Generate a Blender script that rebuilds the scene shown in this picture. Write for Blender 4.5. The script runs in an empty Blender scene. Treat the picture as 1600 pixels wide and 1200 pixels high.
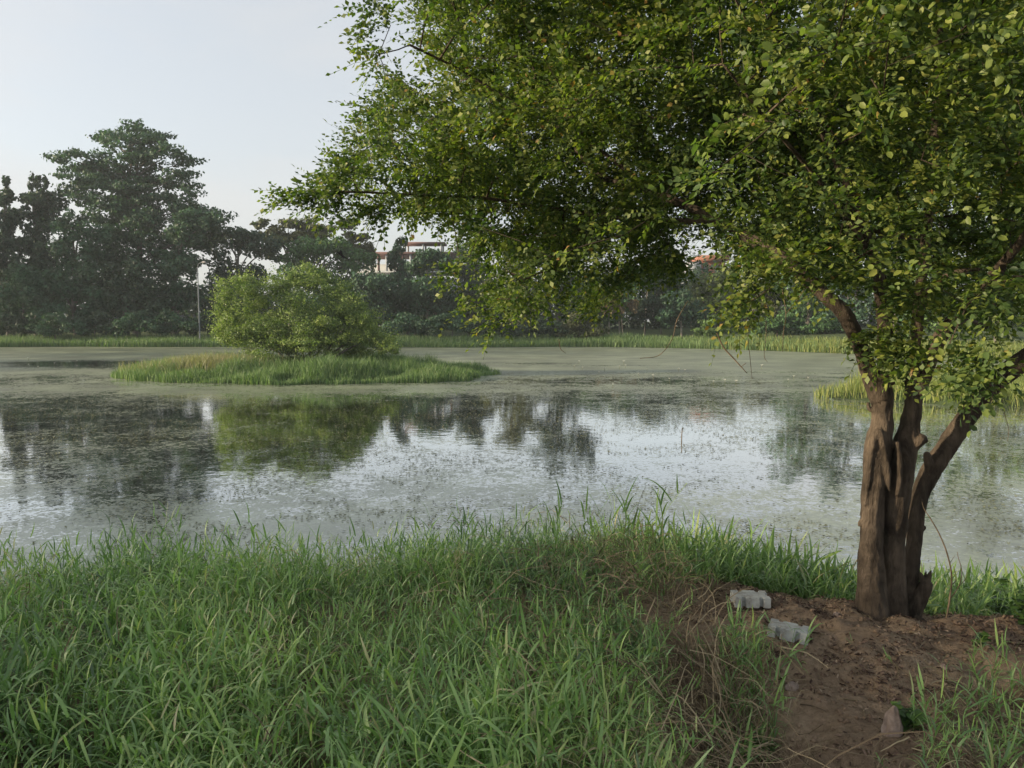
import bpy, math, random
import numpy as np
from mathutils import Vector, noise as mnoise

SC = bpy.context.scene
COL = SC.collection
R = math.radians
rng = np.random.default_rng(7)
random.seed(7)

# ------------------------------------------------------------------ camera
F = 1209.0            # focal length in pixels of the 1600 px wide photograph
PITCH = R(4.73)
CAM = np.array([0.0, 0.0, 2.8])
cam = bpy.data.cameras.new('camera')
cam_o = bpy.data.objects.new('camera', cam); COL.objects.link(cam_o)
cam.sensor_width = 36.0
cam.lens = 36.0 * F / 1600.0
cam_o.location = CAM
cam_o.rotation_euler = (R(90) - PITCH, 0, 0)
cam.clip_start = 0.05
cam.clip_end = 5000
SC.camera = cam_o

# ------------------------------------------------------------------ light
SUN_EL = R(15)
SUN_AZ = R(189)        # angle of the direction TO the sun, counted from +X towards +Y
sun_dir = Vector((math.cos(SUN_EL) * math.cos(SUN_AZ), math.cos(SUN_EL) * math.sin(SUN_AZ), math.sin(SUN_EL)))
world = bpy.data.worlds.new('World'); SC.world = world
world.use_nodes = True
nt = world.node_tree
bg = nt.nodes['Background']
sky = nt.nodes.new('ShaderNodeTexSky')
sky.sky_type = 'NISHITA'
sky.sun_disc = False
sky.sun_elevation = SUN_EL
sky.sun_rotation = math.atan2(sun_dir.x, sun_dir.y)
sky.altitude = 300
sky.air_density = 1.0
sky.dust_density = 4.0
sky.ozone_density = 2.0
hs = nt.nodes.new('ShaderNodeHueSaturation')
hs.inputs['Saturation'].default_value = 0.6
nt.links.new(sky.outputs[0], hs.inputs['Color'])
# thin veil of high haze that evens the sky out
tc = nt.nodes.new('ShaderNodeTexCoord')
mp = nt.nodes.new('ShaderNodeMapping'); mp.inputs['Scale'].default_value = (1.0, 1.0, 2.6)
nz = nt.nodes.new('ShaderNodeTexNoise'); nz.inputs['Scale'].default_value = 1.6; nz.inputs['Detail'].default_value = 5
nt.links.new(tc.outputs['Generated'], mp.inputs['Vector']); nt.links.new(mp.outputs[0], nz.inputs['Vector'])
mr = nt.nodes.new('ShaderNodeMapRange')
mr.inputs['From Min'].default_value = 0.35; mr.inputs['From Max'].default_value = 0.75
mr.inputs['To Min'].default_value = 0.45; mr.inputs['To Max'].default_value = 0.60
nt.links.new(nz.outputs['Fac'], mr.inputs['Value'])
mx = nt.nodes.new('ShaderNodeMixRGB')
nt.links.new(mr.outputs[0], mx.inputs['Fac'])
nt.links.new(hs.outputs[0], mx.inputs['Color1'])
mx.inputs['Color2'].default_value = (2.58, 2.62, 2.58, 1)
# faint warm-white wisps
mp2 = nt.nodes.new('ShaderNodeMapping'); mp2.inputs['Scale'].default_value = (1.2, 1.2, 3.4); mp2.inputs['Location'].default_value = (3.1, 0.7, 0.2)
nt.links.new(tc.outputs['Generated'], mp2.inputs['Vector'])
nz2 = nt.nodes.new('ShaderNodeTexNoise'); nz2.inputs['Scale'].default_value = 1.9; nz2.inputs['Detail'].default_value = 6; nz2.inputs['Roughness'].default_value = 0.55
nt.links.new(mp2.outputs[0], nz2.inputs['Vector'])
mr2 = nt.nodes.new('ShaderNodeMapRange'); mr2.inputs['From Min'].default_value = 0.42; mr2.inputs['From Max'].default_value = 0.72; mr2.inputs['To Min'].default_value = 0.0; mr2.inputs['To Max'].default_value = 0.65
nt.links.new(nz2.outputs['Fac'], mr2.inputs['Value'])
mx2 = nt.nodes.new('ShaderNodeMixRGB'); nt.links.new(mr2.outputs[0], mx2.inputs['Fac']); nt.links.new(mx.outputs[0], mx2.inputs['Color1']); mx2.inputs['Color2'].default_value = (2.75, 2.68, 2.62, 1)
nt.links.new(mx2.outputs[0], bg.inputs['Color'])
bg.inputs['Strength'].default_value = 0.15

sun = bpy.data.lights.new('sun', 'SUN')
sun.energy = 4.6
sun.angle = R(1.2)
sun.color = (1.0, 0.82, 0.56)
sun_o = bpy.data.objects.new('sun', sun); COL.objects.link(sun_o)
sun_o.rotation_euler = (-sun_dir).to_track_quat('-Z', 'Y').to_euler()
sun_o.location = (-30, -20, 40)

SC.view_settings.view_transform = 'Standard'
SC.view_settings.look = 'None'
SC.view_settings.gamma = 1.0
SC.view_settings.use_curve_mapping = False
SC.view_settings.exposure = 1.0
SC.cycles.max_bounces = 8
SC.cycles.transparent_max_bounces = 8
SC.cycles.volume_bounces = 0
SC.cycles.use_denoising = True

# ------------------------------------------------------------------ helpers
def P(px, py, Y):
    """world point seen at photo pixel (px, py) at distance Y in front of the camera"""
    u = (px - 800.0) / F; v = (600.0 - py) / F
    d = np.array([u, math.cos(PITCH) + v * math.sin(PITCH), -math.sin(PITCH) + v * math.cos(PITCH)])
    return CAM + d * (Y / d[1])

def proj(p):
    q = np.atleast_2d(p) - CAM
    fw = q[:, 1] * math.cos(PITCH) - q[:, 2] * math.sin(PITCH)
    up = q[:, 1] * math.sin(PITCH) + q[:, 2] * math.cos(PITCH)
    fw = np.where(fw < 0.05, 0.05, fw)
    return 800 + F * q[:, 0] / fw, 600 - F * up / fw

def in_poly(x, y, poly):
    x = np.asarray(x, float); y = np.asarray(y, float)
    ins = np.zeros(x.shape, bool)
    n = len(poly)
    for i in range(n):
        x0, y0 = poly[i]; x1, y1 = poly[(i + 1) % n]
        c = ((y0 > y) != (y1 > y)) & (x < (x1 - x0) * (y - y0) / ((y1 - y0) + 1e-12) + x0)
        ins ^= c
    return ins

def sstep(a, b, x):
    t = np.clip((np.asarray(x, float) - a) / (b - a), 0, 1)
    return t * t * (3 - 2 * t)

# value noise, vectorised
_perm = np.random.default_rng(3).random((256, 256))
def vnoise(x, y):
    xi = np.floor(x).astype(int); yi = np.floor(y).astype(int)
    fx = x - xi; fy = y - yi
    fx = fx * fx * (3 - 2 * fx); fy = fy * fy * (3 - 2 * fy)
    a = _perm[xi % 256, yi % 256]; b = _perm[(xi + 1) % 256, yi % 256]
    c = _perm[xi % 256, (yi + 1) % 256]; d = _perm[(xi + 1) % 256, (yi + 1) % 256]
    return (a * (1 - fx) + b * fx) * (1 - fy) + (c * (1 - fx) + d * fx) * fy - 0.5
def fbm(x, y, s, o=4):
    v = 0; a = 1.0
    for k in range(o):
        v = v + a * vnoise(x / s + 17.3 * k, y / s + 5.1 * k); s *= 0.5; a *= 0.5
    return v

def mesh_np(name, verts, faces_by_n, mats=(), smooth=False, attrs=None):
    """faces_by_n: list of (m, k) integer arrays; attrs: {name: per-face float array in the same order}"""
    me = bpy.data.meshes.new(name)
    verts = np.asarray(verts, np.float32)
    me.vertices.add(len(verts)); me.vertices.foreach_set('co', verts.ravel())
    faces_by_n = [f for f in faces_by_n if len(f)]
    loops = np.concatenate([f.ravel() for f in faces_by_n]).astype(np.int32)
    sizes = np.concatenate([np.full(len(f), f.shape[1], np.int32) for f in faces_by_n])
    starts = np.concatenate([[0], np.cumsum(sizes)[:-1]]).astype(np.int32)
    me.loops.add(len(loops)); me.loops.foreach_set('vertex_index', loops)
    me.polygons.add(len(sizes)); me.polygons.foreach_set('loop_start', starts)
    me.polygons.foreach_set('loop_total', sizes)
    if smooth:
        me.polygons.foreach_set('use_smooth', np.ones(len(sizes), bool))
    me.update(calc_edges=True)
    for m in mats: me.materials.append(m)
    if attrs:
        for k, v in attrs.items():
            dom = 'FACE' if len(v) == len(sizes) else 'POINT'
            at = me.attributes.new(k, 'FLOAT', dom); at.data.foreach_set('value', np.asarray(v, np.float32))
    return me

def link(name, me, parent=None, loc=None, **props):
    o = bpy.data.objects.new(name, me); COL.objects.link(o)
    if parent is not None: o.parent = parent
    if loc is not None: o.location = loc
    for k, v in props.items(): o[k] = v
    return o

def thing(name, loc, label, category, group=None, rz=0.0):
    o = bpy.data.objects.new(name, None); COL.objects.link(o)
    o.location = loc; o.rotation_euler = (0, 0, rz); o.empty_display_size = 0.2
    o['label'] = label; o['category'] = category
    if group: o['group'] = group
    return o

class Geo:
    """collects verts and faces, several face sizes"""
    def __init__(s): s.v = []; s.f = {}; s.n = 0; s.r = {}
    def add(s, v, f, rnd=None):
        v = np.asarray(v, float).reshape(-1, 3); f = np.asarray(f, int)
        s.v.append(v); s.f.setdefault(f.shape[1], []).append(f + s.n)
        s.r.setdefault(f.shape[1], []).append(np.full(len(f), 0.5) if rnd is None else np.broadcast_to(np.asarray(rnd, float), (len(f),)))
        s.n += len(v)
    def mesh(s, name, mats, origin=(0, 0, 0), smooth=False):
        v = np.concatenate(s.v) - np.asarray(origin, float)
        ks = sorted(s.f)
        return mesh_np(name, v, [np.concatenate(s.f[k]) for k in ks], mats, smooth, {'rnd': np.concatenate([np.concatenate(s.r[k]) for k in ks])})

def tube(pts, rad, sides=6, cap=True, wob=0.0, r=None):
    """verts, quads of a tube round a polyline"""
    pts = np.asarray(pts, float); rad = np.asarray(rad, float)
    n = len(pts)
    t = np.gradient(pts, axis=0); t /= np.linalg.norm(t, axis=1)[:, None] + 1e-9
    ref = np.array([0.0, 0.0, 1.0]) if abs(t[0][2]) < 0.9 else np.array([1.0, 0, 0])
    a = np.cross(t[0], ref); a /= np.linalg.norm(a)
    vs = []
    ang = np.arange(sides) * 2 * math.pi / sides
    for i in range(n):
        a = a - t[i] * np.dot(a, t[i]); a /= np.linalg.norm(a) + 1e-9
        b = np.cross(t[i], a)
        k = rad[i] * (1 + (wob * (np.random.default_rng(i + 5).random(sides) - 0.5) if wob else 0))
        vs.append(pts[i] + (np.cos(ang)[:, None] * a + np.sin(ang)[:, None] * b) * (k[:, None] if wob else k))
    v = np.concatenate(vs)
    f = []
    for i in range(n - 1):
        for j in range(sides):
            f.append((i * sides + j, i * sides + (j + 1) % sides, (i + 1) * sides + (j + 1) % sides, (i + 1) * sides + j))
    if cap and sides >= 3:
        v = np.concatenate([v, pts[-1:] + t[-1:] * rad[-1] * 0.5, pts[:1] - t[:1] * rad[0] * 0.5]); e = n * sides
        for j in range(sides):
            f.append(((n - 1) * sides + j, (n - 1) * sides + (j + 1) % sides, e, e))
            f.append((j, e + 1, e + 1, (j + 1) % sides))
    f = np.array(f)
    good = (f[:, 2] != f[:, 3]) & (f[:, 1] != f[:, 2])
    tri = f[~good]
    tris = []
    for q in tri:
        u = []
        for k in q:
            if k not in u: u.append(k)
        tris.append(u)
    return v, f[good], np.array(tris) if tris else np.zeros((0, 3), int)

def add_tube(g, pts, rad, sides=6, rnd=None, cap=True, wob=0.0):
    v, q, t = tube(pts, rad, sides, cap, wob)
    base = g.n
    g.add(v, q, rnd)
    if len(t):
        g.f.setdefault(3, []).append(t + base); g.r.setdefault(3, []).append(np.full(len(t), 0.5 if rnd is None else float(rnd)))

def smooth_path(ctrl, n):
    """Catmull-Rom through control rows (any number of columns)"""
    c = np.asarray(ctrl, float)
    c = np.vstack([2 * c[0] - c[1], c, 2 * c[-1] - c[-2]])
    out = []
    segs = len(c) - 3
    for s in range(segs):
        p0, p1, p2, p3 = c[s:s + 4]
        for t in np.linspace(0, 1, n, endpoint=False):
            out.append(0.5 * ((2 * p1) + (-p0 + p2) * t + (2 * p0 - 5 * p1 + 4 * p2 - p3) * t * t + (-p0 + 3 * p1 - 3 * p2 + p3) * t ** 3))
    out.append(c[-2])
    return np.array(out)

def rot_to(dirs, roll):
    """rotation matrices (n,3,3) whose columns are side, dir, up; y axis -> dirs"""
    d = dirs / (np.linalg.norm(dirs, axis=1)[:, None] + 1e-9)
    up = np.tile(np.array([0.0, 0, 1.0]), (len(d), 1))
    s = np.cross(d, up); bad = np.linalg.norm(s, axis=1) < 1e-3
    s[bad] = (1, 0, 0)
    s /= np.linalg.norm(s, axis=1)[:, None]
    u = np.cross(s, d)
    c = np.cos(roll)[:, None]; sn = np.sin(roll)[:, None]
    s2 = s * c + u * sn; u2 = -s * sn + u * c
    return np.stack([s2, d, u2], axis=2)

def instance(tv, tf, M, pos, sc):
    """template verts (k,3), faces (m,j) copied n times; returns verts, faces"""
    n = len(pos); k = len(tv)
    v = np.einsum('nij,kj->nki', M, tv) * sc[:, None, None] + pos[:, None, :]
    f = (tf[None] + (np.arange(n) * k)[:, None, None]).reshape(-1, tf.shape[1])
    return v.reshape(-1, 3), f

# ------------------------------------------------------------------ materials
def mat(name, base, rough=0.7, spec=0.3):
    m = bpy.data.materials.new(name); m.use_nodes = True
    b = m.node_tree.nodes['Principled BSDF']
    b.inputs['Base Color'].default_value = (*base, 1)
    b.inputs['Roughness'].default_value = rough
    b.inputs['Specular IOR Level'].default_value = spec
    return m, m.node_tree, b

def ramp(nt, stops, fac=None):
    r = nt.nodes.new('ShaderNodeValToRGB')
    e = r.color_ramp.elements
    while len(e) < len(stops): e.new(0.5)
    for i, (p, c) in enumerate(stops):
        e[i].position = p; e[i].color = (*c, 1)
    if fac is not None: nt.links.new(fac, r.inputs['Fac'])
    return r

def noise_node(nt, scale, detail=4, vec=None, rough=0.6, dist=0.0):
    n = nt.nodes.new('ShaderNodeTexNoise')
    n.inputs['Scale'].default_value = scale; n.inputs['Detail'].default_value = detail
    n.inputs['Roughness'].default_value = rough; n.inputs['Distortion'].default_value = dist
    if vec is not None: nt.links.new(vec, n.inputs['Vector'])
    return n

def leaf_mat(name, stops, rough=0.5, trans=0.3, spec=0.4, ns=0.6, namp=0.35, tcol=(1.2, 1.5, 0.5)):
    """foliage: colour from the per-leaf attribute and a soft patchy noise, light passes through"""
    m, nt, b = mat(name, (0.05, 0.08, 0.03), rough, spec)
    at = nt.nodes.new('ShaderNodeAttribute'); at.attribute_name = 'rnd'
    geo = nt.nodes.new('ShaderNodeNewGeometry')
    nn = noise_node(nt, ns, 3, geo.outputs['Position'])
    a = nt.nodes.new('ShaderNodeMath'); a.operation = 'MULTIPLY_ADD'
    nt.links.new(nn.outputs['Fac'], a.inputs[0]); a.inputs[1].default_value = namp * 2; 
    s = nt.nodes.new('ShaderNodeMath'); s.operation = 'SUBTRACT'; nt.links.new(at.outputs['Fac'], s.inputs[0]); s.inputs[1].default_value = namp
    nt.links.new(s.outputs[0], a.inputs[2])
    r = ramp(nt, stops, a.outputs[0])
    nt.links.new(r.outputs[0], b.inputs['Base Color'])
    if trans > 0:
        tr = nt.nodes.new('ShaderNodeBsdfTranslucent')
        mul = nt.nodes.new('ShaderNodeMixRGB'); mul.blend_type = 'MULTIPLY'; mul.inputs['Fac'].default_value = 1
        nt.links.new(r.outputs[0], mul.inputs['Color1']); mul.inputs['Color2'].default_value = (*tcol, 1)
        nt.links.new(mul.outputs[0], tr.inputs['Color'])
        ms = nt.nodes.new('ShaderNodeMixShader'); ms.inputs['Fac'].default_value = trans
        nt.links.new(b.outputs[0], ms.inputs[1]); nt.links.new(tr.outputs[0], ms.inputs[2])
        nt.links.new(ms.outputs[0], nt.nodes['Material Output'].inputs['Surface'])
    return m

def bump(nt, b, height_socket, strength=0.4, dist=0.02):
    bp = nt.nodes.new('ShaderNodeBump'); bp.inputs['Strength'].default_value = strength; bp.inputs['Distance'].default_value = dist
    nt.links.new(height_socket, bp.inputs['Height']); nt.links.new(bp.outputs[0], b.inputs['Normal'])

def bark_mat(name, dark, light, sc=9.0, strength=0.6, dist=0.012):
    m, nt, b = mat(name, light, 0.85, 0.2)
    geo = nt.nodes.new('ShaderNodeNewGeometry')
    mp = nt.nodes.new('ShaderNodeMapping'); mp.inputs['Scale'].default_value = (1, 1, 0.28)
    nt.links.new(geo.outputs['Position'], mp.inputs['Vector'])
    n1 = noise_node(nt, sc, 6, mp.outputs[0], 0.65, 0.6)
    n2 = noise_node(nt, sc * 0.3, 3, geo.outputs['Position'])
    n3 = noise_node(nt, sc * 7, 4, mp.outputs[0], 0.7)
    mid = [0.5 * (a + c) for a, c in zip(dark, light)]
    r = ramp(nt, [(0.30, dark), (0.5, mid), (0.68, light)], n1.outputs['Fac'])
    r2 = ramp(nt, [(0.38, (0.42, 0.42, 0.42)), (0.60, (1.2, 1.2, 1.2))], n2.outputs['Fac'])
    mu = nt.nodes.new('ShaderNodeMixRGB'); mu.blend_type = 'MULTIPLY'; mu.inputs['Fac'].default_value = 0.8
    nt.links.new(r.outputs[0], mu.inputs['Color1']); nt.links.new(r2.outputs[0], mu.inputs['Color2'])
    nt.links.new(mu.outputs[0], b.inputs['Base Color'])
    ad = nt.nodes.new('ShaderNodeMath'); ad.operation = 'MULTIPLY_ADD'
    nt.links.new(n3.outputs['Fac'], ad.inputs[0]); ad.inputs[1].default_value = 0.5; nt.links.new(n1.outputs['Fac'], ad.inputs[2])
    bump(nt, b, ad.outputs[0], strength, dist)
    return m

M_LEAF = leaf_mat('tree leaf', [(0.0, (0.024, 0.042, 0.018)), (0.32, (0.062, 0.105, 0.034)), (0.62, (0.150, 0.190, 0.046)), (0.93, (0.235, 0.25, 0.058)), (1.0, (0.24, 0.15, 0.05))],
                  0.5, 0.40, 0.3, 1.1, 0.26)
M_BARK = bark_mat('bark', (0.028, 0.021, 0.016), (0.140, 0.108, 0.080), 16, 1.0, 0.03)
M_FARBARK = bark_mat('far bark', (0.05, 0.045, 0.04), (0.18, 0.165, 0.15), 2.5, 0.3, 0.03)
M_PALEBARK = bark_mat('pale bark', (0.10, 0.09, 0.075), (0.32, 0.29, 0.25), 2.5, 0.3, 0.03)
M_TWIG = bark_mat('dry twig', (0.06, 0.045, 0.03), (0.20, 0.15, 0.10), 30, 0.3, 0.003)

def far_leaf(name, c, var=1.7):
    lo = tuple(k / var for k in c); hi = tuple(k * var for k in c)
    return leaf_mat(name, [(0.1, lo), (0.5, c), (0.9, hi)], 0.6, 0.22, 0.25, 0.35, 0.30)
FL = {
    'dark': far_leaf('dark foliage', (0.034, 0.060, 0.038)),
    'blue': far_leaf('blue green foliage', (0.042, 0.085, 0.050)),
    'mid': far_leaf('mid green foliage', (0.055, 0.110, 0.042)),
    'fresh': far_leaf('fresh green foliage', (0.07, 0.12, 0.035)),
    'olive': far_leaf('olive foliage', (0.075, 0.085, 0.040)),
    'brown': far_leaf('dry brown foliage', (0.13, 0.10, 0.06)),
    'pale': far_leaf('pale green foliage', (0.11, 0.15, 0.055)),
}
M_BUSH = leaf_mat('acacia leaf', [(0.05, (0.055, 0.090, 0.036)), (0.45, (0.125, 0.185, 0.060)), (0.9, (0.25, 0.30, 0.090))], 0.55, 0.3, 0.3, 0.5, 0.28)

M_GRASS = leaf_mat('long grass', [(0.0, (0.060, 0.105, 0.050)), (0.35, (0.140, 0.245, 0.090)), (0.7, (0.250, 0.380, 0.125)), (0.92, (0.33, 0.40, 0.14)), (1.0, (0.42, 0.38, 0.24))],
                   0.42, 0.30, 0.6, 1.2, 0.18, (1.1, 1.4, 0.6))
M_STRAW = leaf_mat('dry straw', [(0.0, (0.07, 0.05, 0.03)), (0.5, (0.19, 0.145, 0.085)), (1.0, (0.34, 0.28, 0.18))], 0.6, 0.1, 0.3, 2.0, 0.15, (1, 1, 1))
M_BANKGRASS = leaf_mat('bank grass', [(0.0, (0.065, 0.115, 0.050)), (0.5, (0.125, 0.205, 0.085)), (1.0, (0.21, 0.27, 0.12))], 0.6, 0.25, 0.3, 0.12, 0.25)
M_SUNGRASS = leaf_mat('sun tinted bank grass', [(0.0, (0.09, 0.13, 0.04)), (0.5, (0.17, 0.22, 0.065)), (1.0, (0.28, 0.28, 0.10))], 0.6, 0.25, 0.3, 0.12, 0.25)  # brighter copy of the bank grass, warm sunlight put into its colour
M_DRYGRASS = leaf_mat('pale seeding grass', [(0.0, (0.16, 0.16, 0.09)), (1.0, (0.34, 0.31, 0.20))], 0.6, 0.25, 0.3, 0.3, 0.2)
M_LITTER = leaf_mat('leaf litter', [(0.0, (0.045, 0.028, 0.022)), (0.55, (0.13, 0.085, 0.065)), (0.85, (0.22, 0.155, 0.115)), (1.0, (0.36, 0.29, 0.21))], 0.8, 0.0, 0.2, 3.0, 0.15)

# soil / ground
M_SOIL, nt, b = mat('soil', (0.12, 0.08, 0.05), 0.95, 0.15)
geo = nt.nodes.new('ShaderNodeNewGeometry')
n1 = noise_node(nt, 1.7, 5, geo.outputs['Position'], 0.6)
n2 = noise_node(nt, 24, 6, geo.outputs['Position'], 0.7)
n3 = noise_node(nt, 130, 3, geo.outputs['Position'], 0.7)
r1 = ramp(nt, [(0.3, (0.18, 0.125, 0.090)), (0.5, (0.30, 0.215, 0.150)), (0.7, (0.42, 0.32, 0.23))], n1.outputs['Fac'])
r2 = ramp(nt, [(0.3, (0.5, 0.47, 0.45)), (0.55, (1, 1, 1)), (0.75, (1.3, 1.3, 1.3))], n2.outputs['Fac'])
mu = nt.nodes.new('ShaderNodeMixRGB'); mu.blend_type = 'MULTIPLY'; mu.inputs['Fac'].default_value = 0.85
nt.links.new(r1.outputs[0], mu.inputs['Color1']); nt.links.new(r2.outputs[0], mu.inputs['Color2'])
# far ground is weedy green
at = nt.nodes.new('ShaderNodeAttribute'); at.attribute_name = 'weedy'
gr = ramp(nt, [(0.3, (0.035, 0.050, 0.022)), (0.7, (0.075, 0.105, 0.040))], n1.outputs['Fac'])
m2 = nt.nodes.new('ShaderNodeMixRGB'); nt.links.new(at.outputs['Fac'], m2.inputs['Fac'])
nt.links.new(mu.outputs[0], m2.inputs['Color1']); nt.links.new(gr.outputs[0], m2.inputs['Color2'])
nt.links.new(m2.outputs[0], b.inputs['Base Color'])
ad = nt.nodes.new('ShaderNodeMath'); ad.operation = 'MULTIPLY_ADD'
nt.links.new(n3.outputs['Fac'], ad.inputs[0]); ad.inputs[1].default_value = 0.35; nt.links.new(n2.outputs['Fac'], ad.inputs[2])
bump(nt, b, ad.outputs[0], 0.9, 0.03)

# ------------------------------------------------------------------ terrain
def near_shore(x):
    return 7.1 + 0.25 * np.sin(x * 0.9 + 1) + 0.15 * np.sin(x * 2.3) - 0.5 * sstep(1.2, 3.2, x) - 0.9 * sstep(-2.0, -7.0, x)
def far_shore(x):
    return 80.0 - 26.0 * sstep(8, 44, x) + 1.0 * np.sin(x * 0.11) + 0.5 * np.sin(x * 0.37)
ISL = (-10.7, 39.8, 9.7, 6.2)
def island(x, y):
    e = 1 - np.sqrt(((x - ISL[0]) / ISL[2]) ** 2 + ((y - ISL[1]) / ISL[3]) ** 2) + 0.22 * fbm(x, y, 3.2, 3)
    return e
def spit(x, y):
    # tongue of land that enters from the right
    yc = 27.5 + 0.12 * (x - 9); hw = 0.5 + 3.2 * sstep(10.8, 17, x)
    e = np.minimum((x - 11.0) / 3.0, (hw - np.abs(y - yc)) / 1.3)
    return e + 0.25 * fbm(x, y, 2.0, 3)
def height(x, y):
    x = np.asarray(x, float); y = np.asarray(y, float)
    u = near_shore(x) - y
    near = 1.16 * sstep(-0.6, 3.0, u) - 0.35 + 0.35 * sstep(-0.6, 0.0, u)
    near = near + 0.07 * np.exp(-((x - 1.9) ** 2 / 1.1 + (y - 4.25) ** 2 / 0.5)) * (u > -1)
    near = near - 0.22 * np.exp(-((x - 1.0) ** 2 / 0.10 + (y - 2.9) ** 2 / 0.25)) - 0.16 * np.exp(-((x + 1.5) ** 2 / 0.15 + (y - 2.3) ** 2 / 0.2))
    v = y - far_shore(x)
    far = 0.55 * sstep(-0.5, 5, v) - 0.40 + 0.40 * sstep(-2.0, 0.0, v) + 1.2 * sstep(4, 40, v)
    lw = -62 - x
    left = 1.3 * sstep(-0.5, 8, lw) - 0.40 + 0.40 * sstep(-2.0, 0.0, lw)
    rw = x - 60
    right = 1.3 * sstep(-0.5, 8, rw) - 0.40 + 0.40 * sstep(-2.0, 0.0, rw)
    isl = np.clip(island(x, y), -0.3, 0.45) * 0.75
    sp = np.clip(spit(x, y), -0.3, 0.35) * 0.7
    h = np.maximum.reduce([near, far, left, right, isl, sp])
    return h

# region of bare soil, traced on the photograph and dropped on the ground plane
SOIL_PX = [(1035, 945), (1060, 925), (1140, 915), (1330, 922), (1400, 950), (1500, 968), (1620, 975), (1700, 1060), (1600, 1075), (1480, 1085), (1440, 1130), (1430, 1190), (1400, 1260),
           (1240, 1260), (1228, 1180), (1215, 1110), (1200, 1050), (1150, 1015), (1085, 985), (1050, 970)]
def ground_at(px, py):
    for Y in np.linspace(1.0, 4.62, 300):
        p = P(px, py, Y)
        if p[2] <= height(p[0], p[1]): return p
    p[2] = float(height(p[0], p[1]))
    return p
SOIL = [tuple(ground_at(*q)[:2]) for q in SOIL_PX]

def soil_detail(x, y):
    near = np.exp(-(((x - 1.8) / 3.5) ** 4 + ((y - 3.4) / 3.0) ** 4))
    return near * (0.085 * fbm(x, y, 0.55, 3) + 0.060 * fbm(x, y, 0.13, 3))
def gz(x, y):
    return height(x, y) + soil_detail(x, y)

def axis(lo, a, b, hi, step, grow):
    mid = list(np.arange(a, b, step))
    s = step; r = b; right = [b]
    while r < hi: s *= grow; r += s; right.append(min(r, hi))
    s = step; l = a; left = []
    while l > lo: s *= grow; l -= s; left.append(max(l, lo))
    return np.array(left[::-1] + mid + right)
gx = axis(-420, 0.5, 3.4, 420, 0.024, 1.07)
gy = axis(-120, 2.3, 5.2, 560, 0.024, 1.06)
X, Y = np.meshgrid(gx, gy)
Z = gz(X, Y)
vv = np.stack([X, Y, Z], -1).reshape(-1, 3)
ny, nx = X.shape
idx = np.arange(nx * ny).reshape(ny, nx)
ff = np.stack([idx[:-1, :-1], idx[:-1, 1:], idx[1:, 1:], idx[1:, :-1]], -1).reshape(-1, 4)
soilmask = in_poly(X.ravel(), Y.ravel(), SOIL)
dist_near = (Y.ravel() < 9)
weedy = np.where(dist_near, 0.12, 1.0)
me = mesh_np('ground', vv, [ff], [M_SOIL], True, {'weedy': weedy})
link('ground', me, kind='structure')

# ------------------------------------------------------------------ water
M_WATER, nt, b = mat('pond water', (0.012, 0.016, 0.013), 0.035, 0.5)
geo = nt.nodes.new('ShaderNodeNewGeometry')
pos = geo.outputs['Position']
at = nt.nodes.new('ShaderNodeAttribute'); at.attribute_name = 'cover'
rp = noise_node(nt, 3.0, 3, pos, 0.5)
bump(nt, b, rp.outputs['Fac'], 0.05, 0.05)
wa = noise_node(nt, 0.75, 5, pos, 0.62, 0.5)      # rafts
wb = noise_node(nt, 5.5, 5, pos, 0.62, 0.8)       # clumps
wc = noise_node(nt, 17.0, 3, pos, 0.6, 0.5)       # single fronds
def math_n(nt, op, a, b_, c=None):
    n = nt.nodes.new('ShaderNodeMath'); n.operation = op
    for i, k in enumerate((a, b_, c)):
        if k is None: continue
        if isinstance(k, (int, float)): n.inputs[i].default_value = k
        else: nt.links.new(k, n.inputs[i])
    return n.outputs[0]
s1 = math_n(nt, 'MULTIPLY', wa.outputs['Fac'], 0.26)
s2 = math_n(nt, 'MULTIPLY_ADD', wb.outputs['Fac'], 0.36, s1)
s3 = math_n(nt, 'MULTIPLY_ADD', wc.outputs['Fac'], 0.38, s2)   # about 0.35 .. 0.65
d = math_n(nt, 'ADD', s3, at.outputs['Fac'])                   # cover shifts the threshold
mask = nt.nodes.new('ShaderNodeMapRange'); mask.inputs['From Min'].default_value = 0.985; mask.inputs['From Max'].default_value = 1.025
nt.links.new(d, mask.inputs['Value'])
alg = nt.nodes.new('ShaderNodeBsdfPrincipled')
alg.inputs['Roughness'].default_value = 0.55; alg.inputs['Specular IOR Level'].default_value = 0.5
ac = noise_node(nt, 9.0, 5, pos, 0.7)
ac2 = noise_node(nt, 0.35, 4, pos, 0.6)
acm = math_n(nt, 'MULTIPLY_ADD', ac2.outputs['Fac'], 0.5, math_n(nt, 'MULTIPLY', ac.outputs['Fac'], 0.5))
ar = ramp(nt, [(0.36, (0.062, 0.068, 0.042)), (0.5, (0.135, 0.155, 0.095)), (0.62, (0.22, 0.25, 0.16))], acm)
nt.links.new(ar.outputs[0], alg.inputs['Base Color'])
bp = nt.nodes.new('ShaderNodeBump'); bp.inputs['Strength'].default_value = 0.5; bp.inputs['Distance'].default_value = 0.02
nt.links.new(s3, bp.inputs['Height']); nt.links.new(bp.outputs[0], alg.inputs['Normal'])
ms = nt.nodes.new('ShaderNodeMixShader')
fr = nt.nodes.new('ShaderNodeFresnel'); fr.inputs['IOR'].default_value = 1.33
frm = nt.nodes.new('ShaderNodeMapRange'); frm.inputs['From Min'].default_value = 0.02; frm.inputs['From Max'].default_value = 0.40; frm.inputs['To Min'].default_value = 0.03; frm.inputs['To Max'].default_value = 0.79
nt.links.new(fr.outputs[0], frm.inputs['Value'])
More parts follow.
